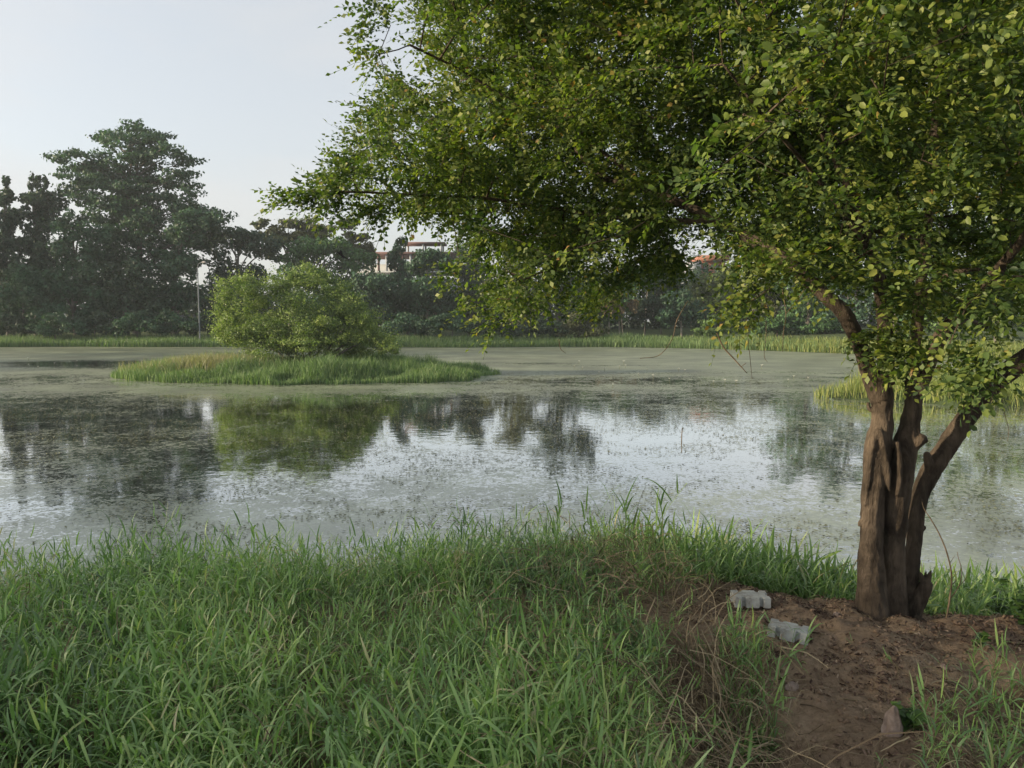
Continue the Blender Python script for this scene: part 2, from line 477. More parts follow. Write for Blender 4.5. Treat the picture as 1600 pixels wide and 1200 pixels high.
gl = nt.nodes.new('ShaderNodeBsdfGlossy'); gl.inputs['Roughness'].default_value = 0.035; gl.inputs['Color'].default_value = (0.95, 0.97, 0.97, 1)
nt.links.new(b.inputs['Normal'].links[0].from_socket, gl.inputs['Normal'])
wm = nt.nodes.new('ShaderNodeMixShader'); nt.links.new(frm.outputs[0], wm.inputs['Fac']); nt.links.new(b.outputs[0], wm.inputs[1]); nt.links.new(gl.outputs[0], wm.inputs[2])
nt.links.new(mask.outputs[0], ms.inputs['Fac']); nt.links.new(wm.outputs[0], ms.inputs[1])
agl = nt.nodes.new('ShaderNodeBsdfGlossy'); agl.inputs['Roughness'].default_value = 0.16; agl.inputs['Color'].default_value = (0.92, 0.95, 0.92, 1)
nt.links.new(b.inputs['Normal'].links[0].from_socket, agl.inputs['Normal'])
afm = nt.nodes.new('ShaderNodeMapRange'); afm.inputs['From Min'].default_value = 0.02; afm.inputs['From Max'].default_value = 0.40; afm.inputs['To Min'].default_value = 0.06; afm.inputs['To Max'].default_value = 0.42
nt.links.new(fr.outputs[0], afm.inputs['Value'])
nearf = nt.nodes.new('ShaderNodeAttribute'); nearf.attribute_name = 'wet'
afw = math_n(nt, 'MULTIPLY', afm.outputs[0], nearf.outputs['Fac'])
am = nt.nodes.new('ShaderNodeMixShader'); nt.links.new(afw, am.inputs['Fac']); nt.links.new(alg.outputs[0], am.inputs[1]); nt.links.new(agl.outputs[0], am.inputs[2])
nt.links.new(am.outputs[0], ms.inputs[2])
nt.links.new(ms.outputs[0], nt.nodes['Material Output'].inputs['Surface'])

wx = axis(-75, -20, 20, 75, 0.45, 1.06)
wy = axis(3, 6, 30, 95, 0.3, 1.04)
X, Y = np.meshgrid(wx, wy)
# weed cover: 0.35 nearly none, 0.5 half, 0.7 closed
far = sstep(34, 46, Y)
cov = 0.493 + 0.032 * sstep(16, 9, Y) + 0.153 * far
cov += 0.07 * np.exp(-((Y - 31.5) / 2.6) ** 2)                  # belt of weed before the island
cov -= 0.055 * np.exp(-((Y - 17.5) / 3.6) ** 2 - ((X - 2.5) / 6.5) ** 2)  # open water
cov -= 0.02 * np.exp(-((Y - 22) / 5.0) ** 2) + 0.028 * np.exp(-((Y - 22) / 6.0) ** 2) * sstep(2, -4, X)
def hole(cx, cy, rx, ry, a):
    global cov
    cov = cov - a * np.exp(-((X - cx) / rx) ** 2 - ((Y - cy) / ry) ** 2)
hole(-27, 50, 10, 4, 0.20); hole(-22, 46, 7, 2.5, 0.12); hole(1.5, 50, 3.5, 1.6, 0.16); hole(5.5, 47.5, 5, 0.9, 0.13); hole(14, 42, 8, 1.5, 0.08)
cov += 0.04 * np.exp(-((Y - 9.5) / 2.5) ** 2 - ((X + 3.5) / 2.5) ** 2) + 0.05 * np.exp(-((Y - 9) / 3.0) ** 2 - ((X - 6) / 3.0) ** 2)
cov += 0.07 * fbm(X, Y, 6.0, 3)
cov += 0.03 * sstep(3.0, 7.0, X) * sstep(17, 12, Y) + 0.022 * sstep(-2.0, -5.0, X) * sstep(16, 12, Y)
cov += 0.02 * sstep(-4, -9, X) * np.exp(-((Y - 24) / 5.0) ** 2)
vv = np.stack([X, Y, 0 * X], -1).reshape(-1, 3)
ny, nx = X.shape
idx = np.arange(nx * ny).reshape(ny, nx)
ff = np.stack([idx[:-1, :-1], idx[:-1, 1:], idx[1:, 1:], idx[1:, :-1]], -1).reshape(-1, 4)
wet = 1.0 - 0.75 * sstep(24, 36, Y)      # closed mats farther out lie dry on top
me = mesh_np('water', vv, [ff], [M_WATER], True, {'cover': cov.ravel(), 'wet': wet.ravel()})
link('water', me, kind='structure')

# floating weed fronds standing just proud of the water, near half of the pond
M_WEED = leaf_mat('floating weed', [(0.0, (0.045, 0.045, 0.025)), (0.6, (0.12, 0.13, 0.06)), (1.0, (0.24, 0.23, 0.13))], 0.6, 0.1, 0.3, 0.6, 0.2)
n = 90000
yy = 7.0 + 20 * rng.random(n) ** 1.1
xx = (rng.random(n) * 2 - 1) * (yy * 0.75 + 1)
keep = fbm(xx, yy, 1.4, 3) + 0.5 * fbm(xx * 1.0, yy + 50, 0.4, 2) + 0.5 * (rng.random(n) - 0.5) > 0.0
keep &= (yy > near_shore(xx) + 0.2) & (spit(xx, yy) < -0.05)
xx, yy = xx[keep], yy[keep]; n = len(xx)
tv = np.array([(-0.5, 0, 0), (0, -0.16, 0.06), (0.5, 0.04, 0.0), (0.05, 0.2, 0.10)]); tf = np.array([(0, 1, 2, 3)])
M = rot_to(np.stack([np.cos(a := rng.random(n) * 6.28), np.sin(a), 0.25 * (rng.random(n) - 0.5)], 1), 0.5 * (rng.random(n) - 0.5))
v, f = instance(tv, tf, M, np.stack([xx, yy, np.full(n, 0.012)], 1), 0.022 + 0.065 * rng.random(n) ** 2)
me = mesh_np('floating_weed', v, [f], [M_WEED], False, {'rnd': rng.random(n)})
link('floating_weed', me, kind='stuff', label='specks of floating weed and algae scattered over the pond surface')

# ------------------------------------------------------------------ grass
def blade_profile(nseg, length, width, lean, curl, fold=0.0):
    """arching blade in the y-z plane, root at the origin; returns verts, quads"""
    t = np.linspace(0, 1, nseg + 1)
    ang = lean + curl * t ** 1.3                        # from vertical
    ds = length / nseg
    y = np.concatenate([[0], np.cumsum(np.sin(ang[:-1]) * ds)]); z = np.concatenate([[0], np.cumsum(np.cos(ang[:-1]) * ds)])
    w = width * np.clip(0.55 + 1.4 * t, 0, 1) * (1 - t ** 2.2) * 0.5 + 0.0003
    L = np.stack([-w, y, z], 1); Rr = np.stack([w, y, z], 1)
    v = np.concatenate([L, Rr]); k = nseg + 1
    f = np.array([(i, i + 1, k + i + 1, k + i) for i in range(nseg)])
    return v, f

def rotz(v, a):
    c, s = math.cos(a), math.sin(a)
    return np.stack([v[:, 0] * c - v[:, 1] * s, v[:, 0] * s + v[:, 1] * c, v[:, 2]], 1)

def grass_stem(seed, h, leaves, leaf_len, width, nseg=5, droop=1.0):
    """one leafy stem of height h with arching blades set up its length"""
    r = np.random.default_rng(seed)
    g = Geo()
    bend = (r.random() * 0.5 + 0.05) * h; ba = r.random() * 6.28
    def stem_at(t): return np.array([math.cos(ba) * bend * t * t, math.sin(ba) * bend * t * t, h * t * (1 - 0.12 * t)])
    pts = np.array([stem_at(t) for t in (0, 0.35, 0.7, 1.0)])
    w = 0.0016
    sv = np.concatenate([pts + (w, 0, 0), pts - (w, 0, 0)]); sf = np.array([(i, i + 1, 5 + i, 4 + i) for i in range(3)])
    g.add(sv, sf, 0.35)
    az = r.random() * 6.28
    for k in range(leaves):
        t = 0.25 + 0.75 * (k + 0.6 * r.random()) / leaves
        az += math.pi + (r.random() - 0.5) * 1.6
        L = leaf_len * (0.6 + 0.6 * r.random()) * (0.75 + 0.35 * math.sin(math.pi * t))
        top = k == leaves - 1
        lean = 0.10 + 0.25 * r.random() if top else 0.25 + 0.5 * r.random()
        curl = (0.2 + 0.9 * r.random()) if top else (0.7 + 1.6 * r.random()) * droop
        v, f = blade_profile(nseg, L, width * (0.7 + 0.5 * r.random()), lean, curl)
        tw = (r.random() - 0.5) * 0.6
        v[:, 0] += 0.15 * tw * v[:, 1]
        g.add(rotz(v, az) + stem_at(min(t, 1)), f, np.clip(r.normal(0.5, 0.16), 0, 0.94))
    return np.concatenate(g.v), np.concatenate(g.f[4]), np.concatenate(g.r[4])

def scatter_grass(name, xs, ys, zs, hs, templates, material, rseed, label, tilt=0.18, tint=None):
    r = np.random.default_rng(rseed)
    V = []; Fc = []; Rn = []; base = 0
    which = r.integers(0, len(templates), len(xs))
    for ti, (tv, tf, tr) in enumerate(templates):
        m = which == ti; n = int(m.sum())
        if not n: continue
        a = r.random(n) * 6.28
        d = np.stack([tilt * r.normal(size=n), tilt * r.normal(size=n), np.ones(n)], 1); d /= np.linalg.norm(d, axis=1)[:, None]
        s = np.stack([np.cos(a), np.sin(a), 0 * a], 1); s -= d * (s * d).sum(1)[:, None]; s /= np.linalg.norm(s, axis=1)[:, None]
        t = np.cross(d, s)
        M = np.stack([s, t, d], axis=2)
        v, f = instance(tv, tf, M, np.stack([xs[m], ys[m], zs[m] - 0.02], 1), hs[m])
        V.append(v); Fc.append(f + base); base += len(v)
        rr = np.tile(tr, n) + np.repeat(r.normal(0, 0.10, n) + (tint[m] if tint is not None else 0), len(tf))
        Rn.append(np.clip(rr, 0, 1.0))
    me = mesh_np(name, np.concatenate(V), [np.concatenate(Fc)], [material], False, {'rnd': np.concatenate(Rn)})
    return link(name, me, kind='stuff', label=label)

def in_view(x, y, z, mx=750, top=-200):
    px, py = proj(np.stack([x, y, z], 1))
    return (px > -mx) & (px < 1600 + mx) & (py < 1400) & (y > 0.6)

# tall leafy grass of the near bank
tall = [grass_stem(100 + i, 0.30 + 0.42 * (i % 5) / 4, 6 + i % 4, 0.20, 0.0125, 4, 1.65) for i in range(22)]
n = 79000
xx = rng.random(n) * 13.7 - 9.2; yy = 1.05 + rng.random(n) * 6.6
zz = gz(xx, yy)
px, py = proj(np.stack([xx, yy, zz + 0.3], 1))
soil = in_poly(xx, yy, SOIL)
# the tall sward stops left of the soil; right of it only short weeds
edge = 0.78 + 0.10 * np.sin(yy * 4) + 0.12 * fbm(xx, yy, 0.5, 2)
right_lim = np.where(yy > 4.75, 0.95 + 0.0 * yy, 0.64 + 0.7 * (edge - 0.78))
ok = (~soil) & (xx < right_lim) & (zz > -0.12) & in_view(xx, yy, zz + 0.4)
dens = 0.48 + 0.52 * sstep(-0.30, 0.10, fbm(xx, yy, 0.45, 3))
dens = dens * np.clip(2.6 / np.maximum(yy, 1.2), 0.45, 1.0)
hole_l = np.exp(-((xx + 1.45) / 0.30) ** 2 - ((yy - 2.35) / 0.3) ** 2)
hole_r = np.exp(-((xx - 0.85) / 0.16) ** 2 - ((yy - 3.0) / 0.35) ** 2)
dens = dens * (1 - 0.85 * hole_l) * (1 - 0.8 * hole_r)
ok &= rng.random(n) < dens
xx, yy, zz = xx[ok], yy[ok], zz[ok]
hs_ = (0.64 + 0.42 * fbm(xx, yy, 0.9, 3) + 0.22 * rng.random(len(xx)) ** 2) 
hs_ *= 1.0 - 0.16 * sstep(3.6, 5.2, yy)
hs_ *= 1.0 + 0.22 * np.exp(-((xx + 0.1) / 1.0) ** 2) * sstep(3.6, 4.8, yy)
hs_ *= 1 - 0.25 * sstep(2.6, 1.3, yy)
hs_ *= 1 - 0.40 * sstep(right_lim[ok] - 0.30, right_lim[ok], xx)
tint = 0.45 * fbm(xx + 7, yy, 0.6, 3) + 0.08 * sstep(4.4, 6.2, yy)
scatter_grass('tall_grass', xx, yy, zz, hs_, tall, M_GRASS, 21, 'tall lush leafy grass covering the near bank left of the bare soil', 0.34, tint)
NT = len(xx)

# some stems that stand above the sward against the water
pk = [(160, 4.9), (700, 5.4), (905, 5.2), (862, 4.8), (1015, 4.8), (935, 5.3), (590, 5.6), (545, 5.5), (370, 5.6), (230, 5.4), (760, 5.5), (1070, 5.3), (960, 4.7), (1040, 4.9), (820, 5.4), (640, 5.5), (470, 5.6), (90, 5.3)]
xs = []; ys = []
for p_, y_ in pk:
    for k in range(2):
        q = P(p_ + 12 * (rng.random() - 0.5), 800, y_ + 0.2 * rng.random()); xs.append(q[0]); ys.append(q[1])
xs = np.array(xs); ys = np.array(ys)
spike = [grass_stem(300 + i, 0.62, 5, 0.24, 0.012, 6, 0.6) for i in range(5)]
scatter_grass('grass_spikes', xs, ys, gz(xs, ys), 0.85 + 0.30 * rng.random(len(xs)), spike, M_GRASS, 22, 'taller grass spikes rising above the sward against the pond', 0.12)

# short grass behind and beside the bare soil
short = [grass_stem(400 + i, 0.28, 5, 0.18, 0.013, 4, 1.2) for i in range(10)]
n = 22000
xx = 0.7 + rng.random(n) * 7.0; yy = 3.6 + rng.random(n) * 4.0
zz = gz(xx, yy)
soil = in_poly(xx, yy, SOIL)
soil2 = in_poly(xx, yy + 0.12, SOIL)
ok = (~soil) & (zz > -0.1) & (yy > 4.3 - 0.10 * xx) & in_view(xx, yy, zz + 0.2)
ok &= rng.random(n) < (0.55 + 0.9 * fbm(xx, yy, 0.5, 2)) * 0.75
xx, yy, zz = xx[ok], yy[ok], zz[ok]
edge_h = 0.55 + 0.45 * sstep(0.0, 0.5, yy - 4.8)
scatter_grass('short_grass', xx, yy, zz, edge_h * (1.0 + 0.7 * rng.random(len(xx))), short, M_GRASS, 23, 'shorter fresh grass between the bare soil and the water', 0.3, np.full(len(xx), 0.06))

# weeds in the lower right corner and below the soil
n = 9000
xx = 0.6 + rng.random(n) * 2.6; yy = 1.5 + rng.random(n) * 2.3
zz = gz(xx, yy)
px, py = proj(np.stack([xx, yy, zz], 1))
wgt = np.where(in_poly(xx, yy, SOIL), 0.004, 0.0)
wgt = np.maximum(wgt, 0.20 * ((px > 1430 + 60 * fbm(xx, yy, 0.3, 2)) & (py > 1095)))
wgt = np.maximum(wgt, 0.10 * ((px > 1500) & (py > 1040)))
wgt = np.maximum(wgt, 0.55 * np.exp(-((px - 1165) / 45) ** 2) * (py > 1010) * (py < 1230))
ok = rng.random(n) < wgt * (0.5 + 1.2 * np.clip(fbm(xx, yy, 0.25, 2) + 0.3, 0, 1))
xx, yy, zz = xx[ok], yy[ok], zz[ok]
scatter_grass('weed_grass', xx, yy, zz, 0.30 + 0.55 * rng.random(len(xx)) ** 2, short, M_GRASS, 24, 'thin weedy grass tufts growing in the trampled soil', 0.3)

# dead straw: in the tangle left of the path, on the soil, lower right
def straws(name, n, sampler, lmin, lmax, zmax, seed, label, m=None, wid=0.0021):
    r = np.random.default_rng(seed)
    x, y = sampler(n, r)
    n = len(x)
    L = lmin + (lmax - lmin) * r.random(n) ** 1.6
    a = r.random(n) * 6.28
    el = np.abs(r.normal(0, 0.35, n)) * (zmax > 0.03) + 0.02 * r.random(n)
    bendv = r.normal(0, 0.25, n)
    k = 5
    t = np.linspace(0, 1, k)
    ca, sa = np.cos(a)[:, None], np.sin(a)[:, None]
    s = t[None] * L[:, None]
    side = bendv[:, None] * L[:, None] * (t[None] * (1 - t[None])) * 2.0
    cx = x[:, None] + ca * s - sa * side; cy = y[:, None] + sa * s + ca * side
    z0 = gz(cx, cy)
    zoff = 0.006 + r.random(n)[:, None] * zmax + np.sin(el)[:, None] * L[:, None] * np.sin(t[None] * 2.2)
    cz = z0 + zoff
    w = (wid * (0.4 + 0.9 * r.random(n)))[:, None] * (1 - 0.5 * t[None])
    tiltw = r.normal(0, 0.5, n)[:, None]
    Lp = np.stack([cx - sa * w, cy + ca * w, cz + tiltw * w], -1); Rp = np.stack([cx + sa * w, cy - ca * w, cz - tiltw * w], -1)
    v = np.concatenate([Lp, Rp], 1).reshape(-1, 3)
    tf = np.array([(i, i + 1, k + i + 1, k + i) for i in range(k - 1)])
    f = (tf[None] + (np.arange(n) * 2 * k)[:, None, None]).reshape(-1, 4)
    me = mesh_np(name, v, [f], [m or M_STRAW], False, {'rnd': np.repeat(r.random(n), k - 1)})
    return link(name, me, kind='stuff', label=label)

def s_tangle(n, r):
    x = 0.35 + 1.1 * r.random(n); y = 2.0 + 1.9 * r.random(n)
    px, py = proj(np.stack([x, y, gz(x, y)], 1))
    k = r.random(n) < np.exp(-((px - 1110) / 62) ** 2 - ((py - 1140) / 85) ** 2)
    return x[k], y[k]
straws('dry_grass_tangle', 6500, s_tangle, 0.08, 0.26, 0.08, 31, 'tangle of dead brown grass stems at the foot of the tall grass')
def s_thatch(n, r):
    x = -4 + 5 * r.random(n); y = 1.5 + 4 * r.random(n)
    k = (x > -0.8 * y - 0.3) & (r.random(n) < 0.25 + 0.75 * (x > 0)); return x[k], y[k]
straws('grass_thatch', 14000, s_thatch, 0.10, 0.30, 0.25, 32, 'brown dead stems low inside the tall grass')
def s_soil(n, r):
    x = 0.7 + 3.2 * r.random(n); y = 2.2 + 3.0 * r.random(n)
    k = in_poly(x, y, SOIL) & (fbm(x, y, 0.4, 3) + 0.35 * (r.random(n) - 0.5) > -0.02); return x[k], y[k]
def s_stand(n, r):
    x = -0.6 + 1.6 * r.random(n); y = 2.0 + 3.6 * r.random(n)
    k = (r.random(n) < sstep(-0.6, 0.7, x) * (0.4 + 1.2 * np.clip(fbm(x, y, 0.5, 2) + 0.2, 0, 1))) & (x < 0.95); return x[k], y[k]
straws('standing_straw', 1500, s_stand, 0.16, 0.42, 0.42, 35, 'pale dry stems standing in the tall grass beside the bare soil')
straws('straw_litter', 5000, s_soil, 0.03, 0.16, 0.01, 33, 'short bits of straw and twig strewn over the bare soil', None, 0.0018)
def s_right(n, r):
    x = 1.3 + 1.9 * r.random(n); y = 1.9 + 1.5 * r.random(n)
    px, py = proj(np.stack([x, y, gz(x, y)], 1))
    k = (px > 1390) & (py > 1045) & (r.random(n) < sstep(1380, 1520, px) * sstep(1030, 1120, py)); return x[k], y[k]
straws('dry_grass_mat', 6500, s_right, 0.04, 0.20, 0.03, 34, 'mat of dry straw and weeds in the lower right corner', None, 0.0024)

# leaf litter on the soil
n = 34000
xx = 0.6 + 3.4 * rng.random(n); yy = 2.1 + 3.2 * rng.random(n)
k = (fbm(xx, yy, 0.35, 3) + 0.5 * (rng.random(n) - 0.5) > 0.02 - 0.22 * (yy < 3.7))
k &= in_poly(xx, yy, SOIL) | (rng.random(n) < 0.35)
xx, yy = xx[k], yy[k]; n = len(xx)
tv = np.array([(-0.5, 0, 0.05), (-0.2, 0.16, 0.12), (0.25, 0.12, 0.20), (0.5, 0, 0.02), (0.2, -0.16, 0.14), (-0.25, -0.12, 0.22)])
tf = np.array([(0, 1, 2, 3), (0, 3, 4, 5)])
M = rot_to(np.stack([np.cos(a := rng.random(n) * 6.28), np.sin(a), rng.normal(0, 0.35, n)], 1), rng.normal(0, 0.5, n))
v, f = instance(tv, tf, M, np.stack([xx, yy, gz(xx, yy) + 0.006], 1), 0.010 + 0.026 * rng.random(n) ** 1.5)
me = mesh_np('leaf_litter', v, [f], [M_LITTER], False, {'rnd': np.repeat(rng.random(n), 2)})
link('leaf_litter', me, kind='stuff', label='small dead brown leaves littering the bare soil under the tree')

# ------------------------------------------------------------------ distant bank, island and spit grass
def bank_grass(name, x, y, h, w, material, seed, label, zmin=-0.05):
    r = np.random.default_rng(seed)
    z = height(x, y); k = z > zmin; x, y, z = x[k], y[k], z[k]; h = h[k] if hasattr(h, '__len__') else np.full(len(x), h)
    n = len(x)
    hh = h * (0.55 + 0.7 * r.random(n))
    a = r.random(n) * 6.28
    lean = r.normal(0, 0.28, (n, 2)) * hh[:, None]
    ca, sa = np.cos(a) * w * (0.5 + r.random(n)), np.sin(a) * w * (0.5 + r.random(n))
    p0 = np.stack([x - ca, y - sa, z - 0.03], 1); p1 = np.stack([x + ca, y + sa, z - 0.03], 1)
    m0 = np.stack([x + ca * 0.8 + lean[:, 0] * 0.35, y + sa * 0.8 + lean[:, 1] * 0.35, z + hh * 0.6], 1)
    m1 = np.stack([x - ca * 0.8 + lean[:, 0] * 0.35, y - sa * 0.8 + lean[:, 1] * 0.35, z + hh * 0.6], 1)
    tp = np.stack([x + lean[:, 0], y + lean[:, 1], z + hh], 1)
    v = np.stack([p0, p1, m0, m1, tp], 1).reshape(-1, 3)
    b5 = (np.arange(n) * 5)[:, None]
    q = b5 + np.array([[0, 1, 2, 3]]); t = b5 + np.array([[3, 2, 4]])
    rr = r.random(n)
    me = mesh_np(name, v, [t, q], [material], False, {'rnd': np.concatenate([rr, rr])})
    return link(name, me, kind='stuff', label=label)

n = 52000
x = rng.random(n) * 130 - 68
y = far_shore(x) - 0.3 + 7.0 * rng.random(n) ** 1.4
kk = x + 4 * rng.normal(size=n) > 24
bank_grass('sunlit_bank_grass', x[kk], y[kk], 0.75 + 0.3 * fbm(x[kk], y[kk], 4, 2), 0.022, M_SUNGRASS, 45, 'grass tinted a sunlit yellow green along the right part of the far bank')
x, y = x[~kk], y[~kk]
bank_grass('bank_grass', x, y, 0.75 + 0.3 * fbm(x, y, 4, 2), 0.024, M_BANKGRASS, 41, 'band of tall green grass along the far bank of the pond')
n = 66000
x = ISL[0] + (rng.random(n) * 2 - 1) * 11; y = ISL[1] - 7 + 11 * rng.random(n) ** 1.2
k = island(x, y) > -0.01
x, y = x[k], y[k]
bank_grass('island_grass', x, y, (0.30 + 0.22 * sstep(0, 0.35, island(x, y))) * (1 + 1.5 * fbm(x, y, 1.1, 3)), 0.012, M_BANKGRASS, 42, 'green grass fringe covering the low island in the pond')
n = 9000
x = np.concatenate([-15.2 + 1.6 * rng.normal(size=n // 2), -2.7 + 0.9 * rng.normal(size=n // 2)]); y = np.concatenate([38.5 + 0.9 * rng.normal(size=n // 2), 38.5 + 0.9 * rng.normal(size=n // 2)])
k = island(x, y) > 0.02
bank_grass('seeding_grass', x[k][:3500], y[k][:3500], 0.75, 0.012, M_DRYGRASS, 43, 'pale seeding grass at the ends of the island')
n = 60000
x = 8 + 26 * rng.random(n); y = 22 + 14 * rng.random(n)
k = spit(x, y) > 0.0
bank_grass('spit_grass', x[k], y[k], 0.55 * (1 + 0.8 * fbm(x[k], y[k], 1.0, 3)), 0.010, M_SUNGRASS, 44, 'grass tinted a sunlit yellow green on the tongue of land at the right')

# ------------------------------------------------------------------ far trees
RH = np.array([(-0.5, 0, 0), (0, -0.32, 0.05), (0.5, 0, 0), (0.05, 0.30, -0.04)])
RHF = np.array([(0, 1, 2, 3)])
def foliage(r, centres, radii, n_each, size, droop=0.0, shell=0.55, up=0.25):
    """leaf-clump faces spread through ellipsoids; returns verts, faces, per-face rnd"""
    P_ = []; N_ = []; Rn = []
    for c, rad, n in zip(centres, radii, n_each):
        d = r.normal(size=(n, 3)); d /= np.linalg.norm(d, axis=1)[:, None]
        k = shell + (1 - shell) * r.random(n) ** 0.6
        k *= 1 + 0.12 * r.normal(size=n)
        p = c + d * k[:, None] * rad
        P_.append(p); N_.append(d + (0, 0, up) + 0.7 * r.normal(size=(n, 3)))
        Rn.append(np.clip(r.normal(0.5, 0.18, n) + r.normal(0, 0.12), 0, 1))
    p = np.concatenate(P_); nn = np.concatenate(N_); rn = np.concatenate(Rn)
    n = len(p)
    nn /= np.linalg.norm(nn, axis=1)[:, None]
    t = r.normal(size=(n, 3)); t[:, 2] -= droop
    t -= nn * (t * nn).sum(1)[:, None]; t /= np.linalg.norm(t, axis=1)[:, None] + 1e-9
    s = np.cross(nn, t)
    M = np.stack([t, s, nn], axis=2)
    v, f = instance(RH, RHF, M, p, size * (0.6 + 0.9 * r.random(n)))
    return v, f, rn

def sublobes(r, lobes, per, k=0.42):
    cs = []; rs = []
    for (c, rad) in lobes:
        c = np.array(c); rad = np.array(rad)
        d = r.normal(size=(per, 3)); d[:, 2] = d[:, 2] * 0.9 + 0.15; d /= np.linalg.norm(d, axis=1)[:, None]
        for q in d:
            cs.append(c + q * rad * (0.62 + 0.25 * r.random())); rs.append(rad * k * (0.6 + 0.7 * r.random()))
        cs.append(c); rs.append(rad * 0.6)
    return cs, rs

def make_tree(name, base, lobes, nfaces, size, leafm, barkm, label, category='tree', seed=0, per=9, trunk_r=0.3, droop=0.0, group=None, k=0.42, trunks=None, shell=0.5, limb=True, flat=False):
    r = np.random.default_rng(seed)
    t = thing(name, base, label, category, group)
    base = np.array(base, float)
    cs, rs = sublobes(r, lobes, per, k)
    nfaces = int(nfaces * 1.4); size = size * 1.0
    vol = np.array([np.prod(q) ** 0.667 for q in rs]); ne = np.maximum(4, (nfaces * vol / vol.sum()).astype(int))
    v, f, rn = foliage(r, cs, rs, ne, size, droop, shell)
    me = mesh_np('crown', v - base, [f], [leafm], False, {'rnd': rn})
    link('crown', me, t, kind='stuff')
    g = Geo()
    zs = [l[0][2] for l in lobes]
    top = np.array([np.mean([l[0][0] for l in lobes]), np.mean([l[0][1] for l in lobes]), max(zs)])
    for (bx, rr_) in (trunks or [(0, trunk_r)]):
        b0 = base + (bx, 0, -0.2)
        tp = top.copy() + (bx * 0.8, 0, 0)
        m1 = b0 * 0.6 + tp * 0.4 + (r.normal(0, rr_ * 1.2), r.normal(0, rr_), 0); m1[0] = b0[0] * 0.75 + tp[0] * 0.25 + r.normal(0, rr_)
        path = smooth_path(np.array([b0, m1, tp * 0.85 + b0 * 0.15]), 4)
        add_tube(g, path, np.linspace(rr_ * 1.15, rr_ * 0.3, len(path)), 6)
    if flat:
        for (c, rad) in lobes[::3]:
            c = np.array(c, float); hd = np.hypot(c[0] - base[0], c[1] - base[1])
            s = base.copy(); s[2] = max(base[2] + 2, c[2] - 0.45 * hd - 0.3)
            path = smooth_path(np.array([s, 0.5 * (s + c) + (0, 0, 0.05 * hd), c]), 3)
            add_tube(g, path, np.linspace(0.11, 0.04, len(path)), 5)
        limb = False
    if limb:
        for (c, rad) in lobes:
            c = np.array(c, float)
            tt = np.clip((c[2] - base[2]) / (top[2] - base[2] + 1e-6) - 0.25, 0.15, 0.8)
            s = base * (1 - tt) + top * tt; s[0] = base[0] * 0.7 + s[0] * 0.3
            mid = 0.5 * (s + c) + (0, 0, 0.1 * np.linalg.norm(c - s))
            path = smooth_path(np.array([s, mid, c]), 3)
            add_tube(g, path, np.linspace(trunk_r * 0.4, trunk_r * 0.12, len(path)), 5)
    link('trunk', g.mesh('trunk', [barkm], base, True), t)
    return t

def LOB(px, py, rx, ry, Yd, rz=None):
    """a crown lobe given where the photo shows it: centre and half sizes in photo pixels at distance Yd"""
    c = P(px, py, Yd); s = Yd / F
    return (c, np.array([rx * s, 0.8 * rx * s if rz is None else rz * s, ry * s]))
def foot(px, Yd):
    c = P(px, 520, Yd); return (c[0], c[1], float(height(c[0], c[1])))

TREES = []
def T(px, Yd, lobes, n, size, lm, label, seed, bark='far', **kw):
    L = []
    for l in lobes:
        yd = Yd + (l[4] if len(l) > 4 else 0); L.append(LOB(l[0], l[1], l[2], l[3], yd))
    bm = {'far': M_FARBARK, 'pale': M_PALEBARK}[bark]
    t = make_tree(kw.pop('name', 'tree'), foot(px, Yd), L, n, size, FL[lm] if isinstance(lm, str) else lm, bm, label, seed=seed, group=kw.pop('group', 'trees on the far bank'), **kw)
    TREES.append(t); return t

# tall tiered tree: many small flattened boughs inside its outline, with gaps between the tiers
TALL_PX = [(160, 212), (185, 204), (205, 195), (240, 202), (262, 215), (262, 228), (280, 240), (312, 252), (300, 275), (315, 298), (305, 320), (345, 335), (340, 380), (300, 420), (140, 420), (150, 370), (140, 335), (110, 322), (88, 322), (100, 300), (120, 290), (95, 268), (88, 240), (120, 234), (150, 232), (165, 228)]
r_ = np.random.default_rng(5)
tl = []
tries = 0
while len(tl) < 190 and tries < 14000:
    tries += 1
    a_ = 85 + 265 * r_.random(); b_ = 195 + 225 * r_.random() ** 1.15
    if not in_poly(np.array([a_]), np.array([b_]), TALL_PX)[0]: continue
    tier = math.sin((b_ + 0.10 * abs(a_ - 210)) / 29.0 * 2 * math.pi + 2.2)
    if tier < -0.93 and b_ < 300 and abs(a_ - 205) > 45: continue
    if any(abs(a_ - q[0]) < 8 and abs(b_ - q[1]) < 5 for q in tl): continue
    sc_ = 0.8 + 0.5 * r_.random() + (0.25 if b_ > 340 else 0)
    tl.append((a_, b_, 19 * sc_, 7.5 * sc_ + (3 if b_ > 330 else 0), 6 * (r_.random() - 0.5)))
T(213, 95, tl, 27000, 0.38, 'blue', 'very tall tree with flat tiered branches standing above all others on the left', 501, per=5, trunk_r=0.42, k=0.6, shell=0.25, flat=True)
T(14, 93, [(10, 285, 5, 14), (12, 312, 13, 14), (8, 345, 22, 26), (20, 390, 28, 30), (10, 440, 30, 40)], 5200, 0.42, 'dark', 'dark pointed tree at the left edge of the photo with one spire', 502, per=9, trunk_r=0.25)
T(58, 94, [(50, 285, 5, 16), (60, 283, 5, 15), (70, 290, 6, 14), (60, 315, 24, 20), (82, 325, 20, 22), (58, 350, 26, 30), (66, 400, 34, 36), (60, 450, 40, 34)], 6500, 0.42, 'dark', 'dark tree with three thin spires beside the tall tiered tree', 503, per=9, trunk_r=0.3)
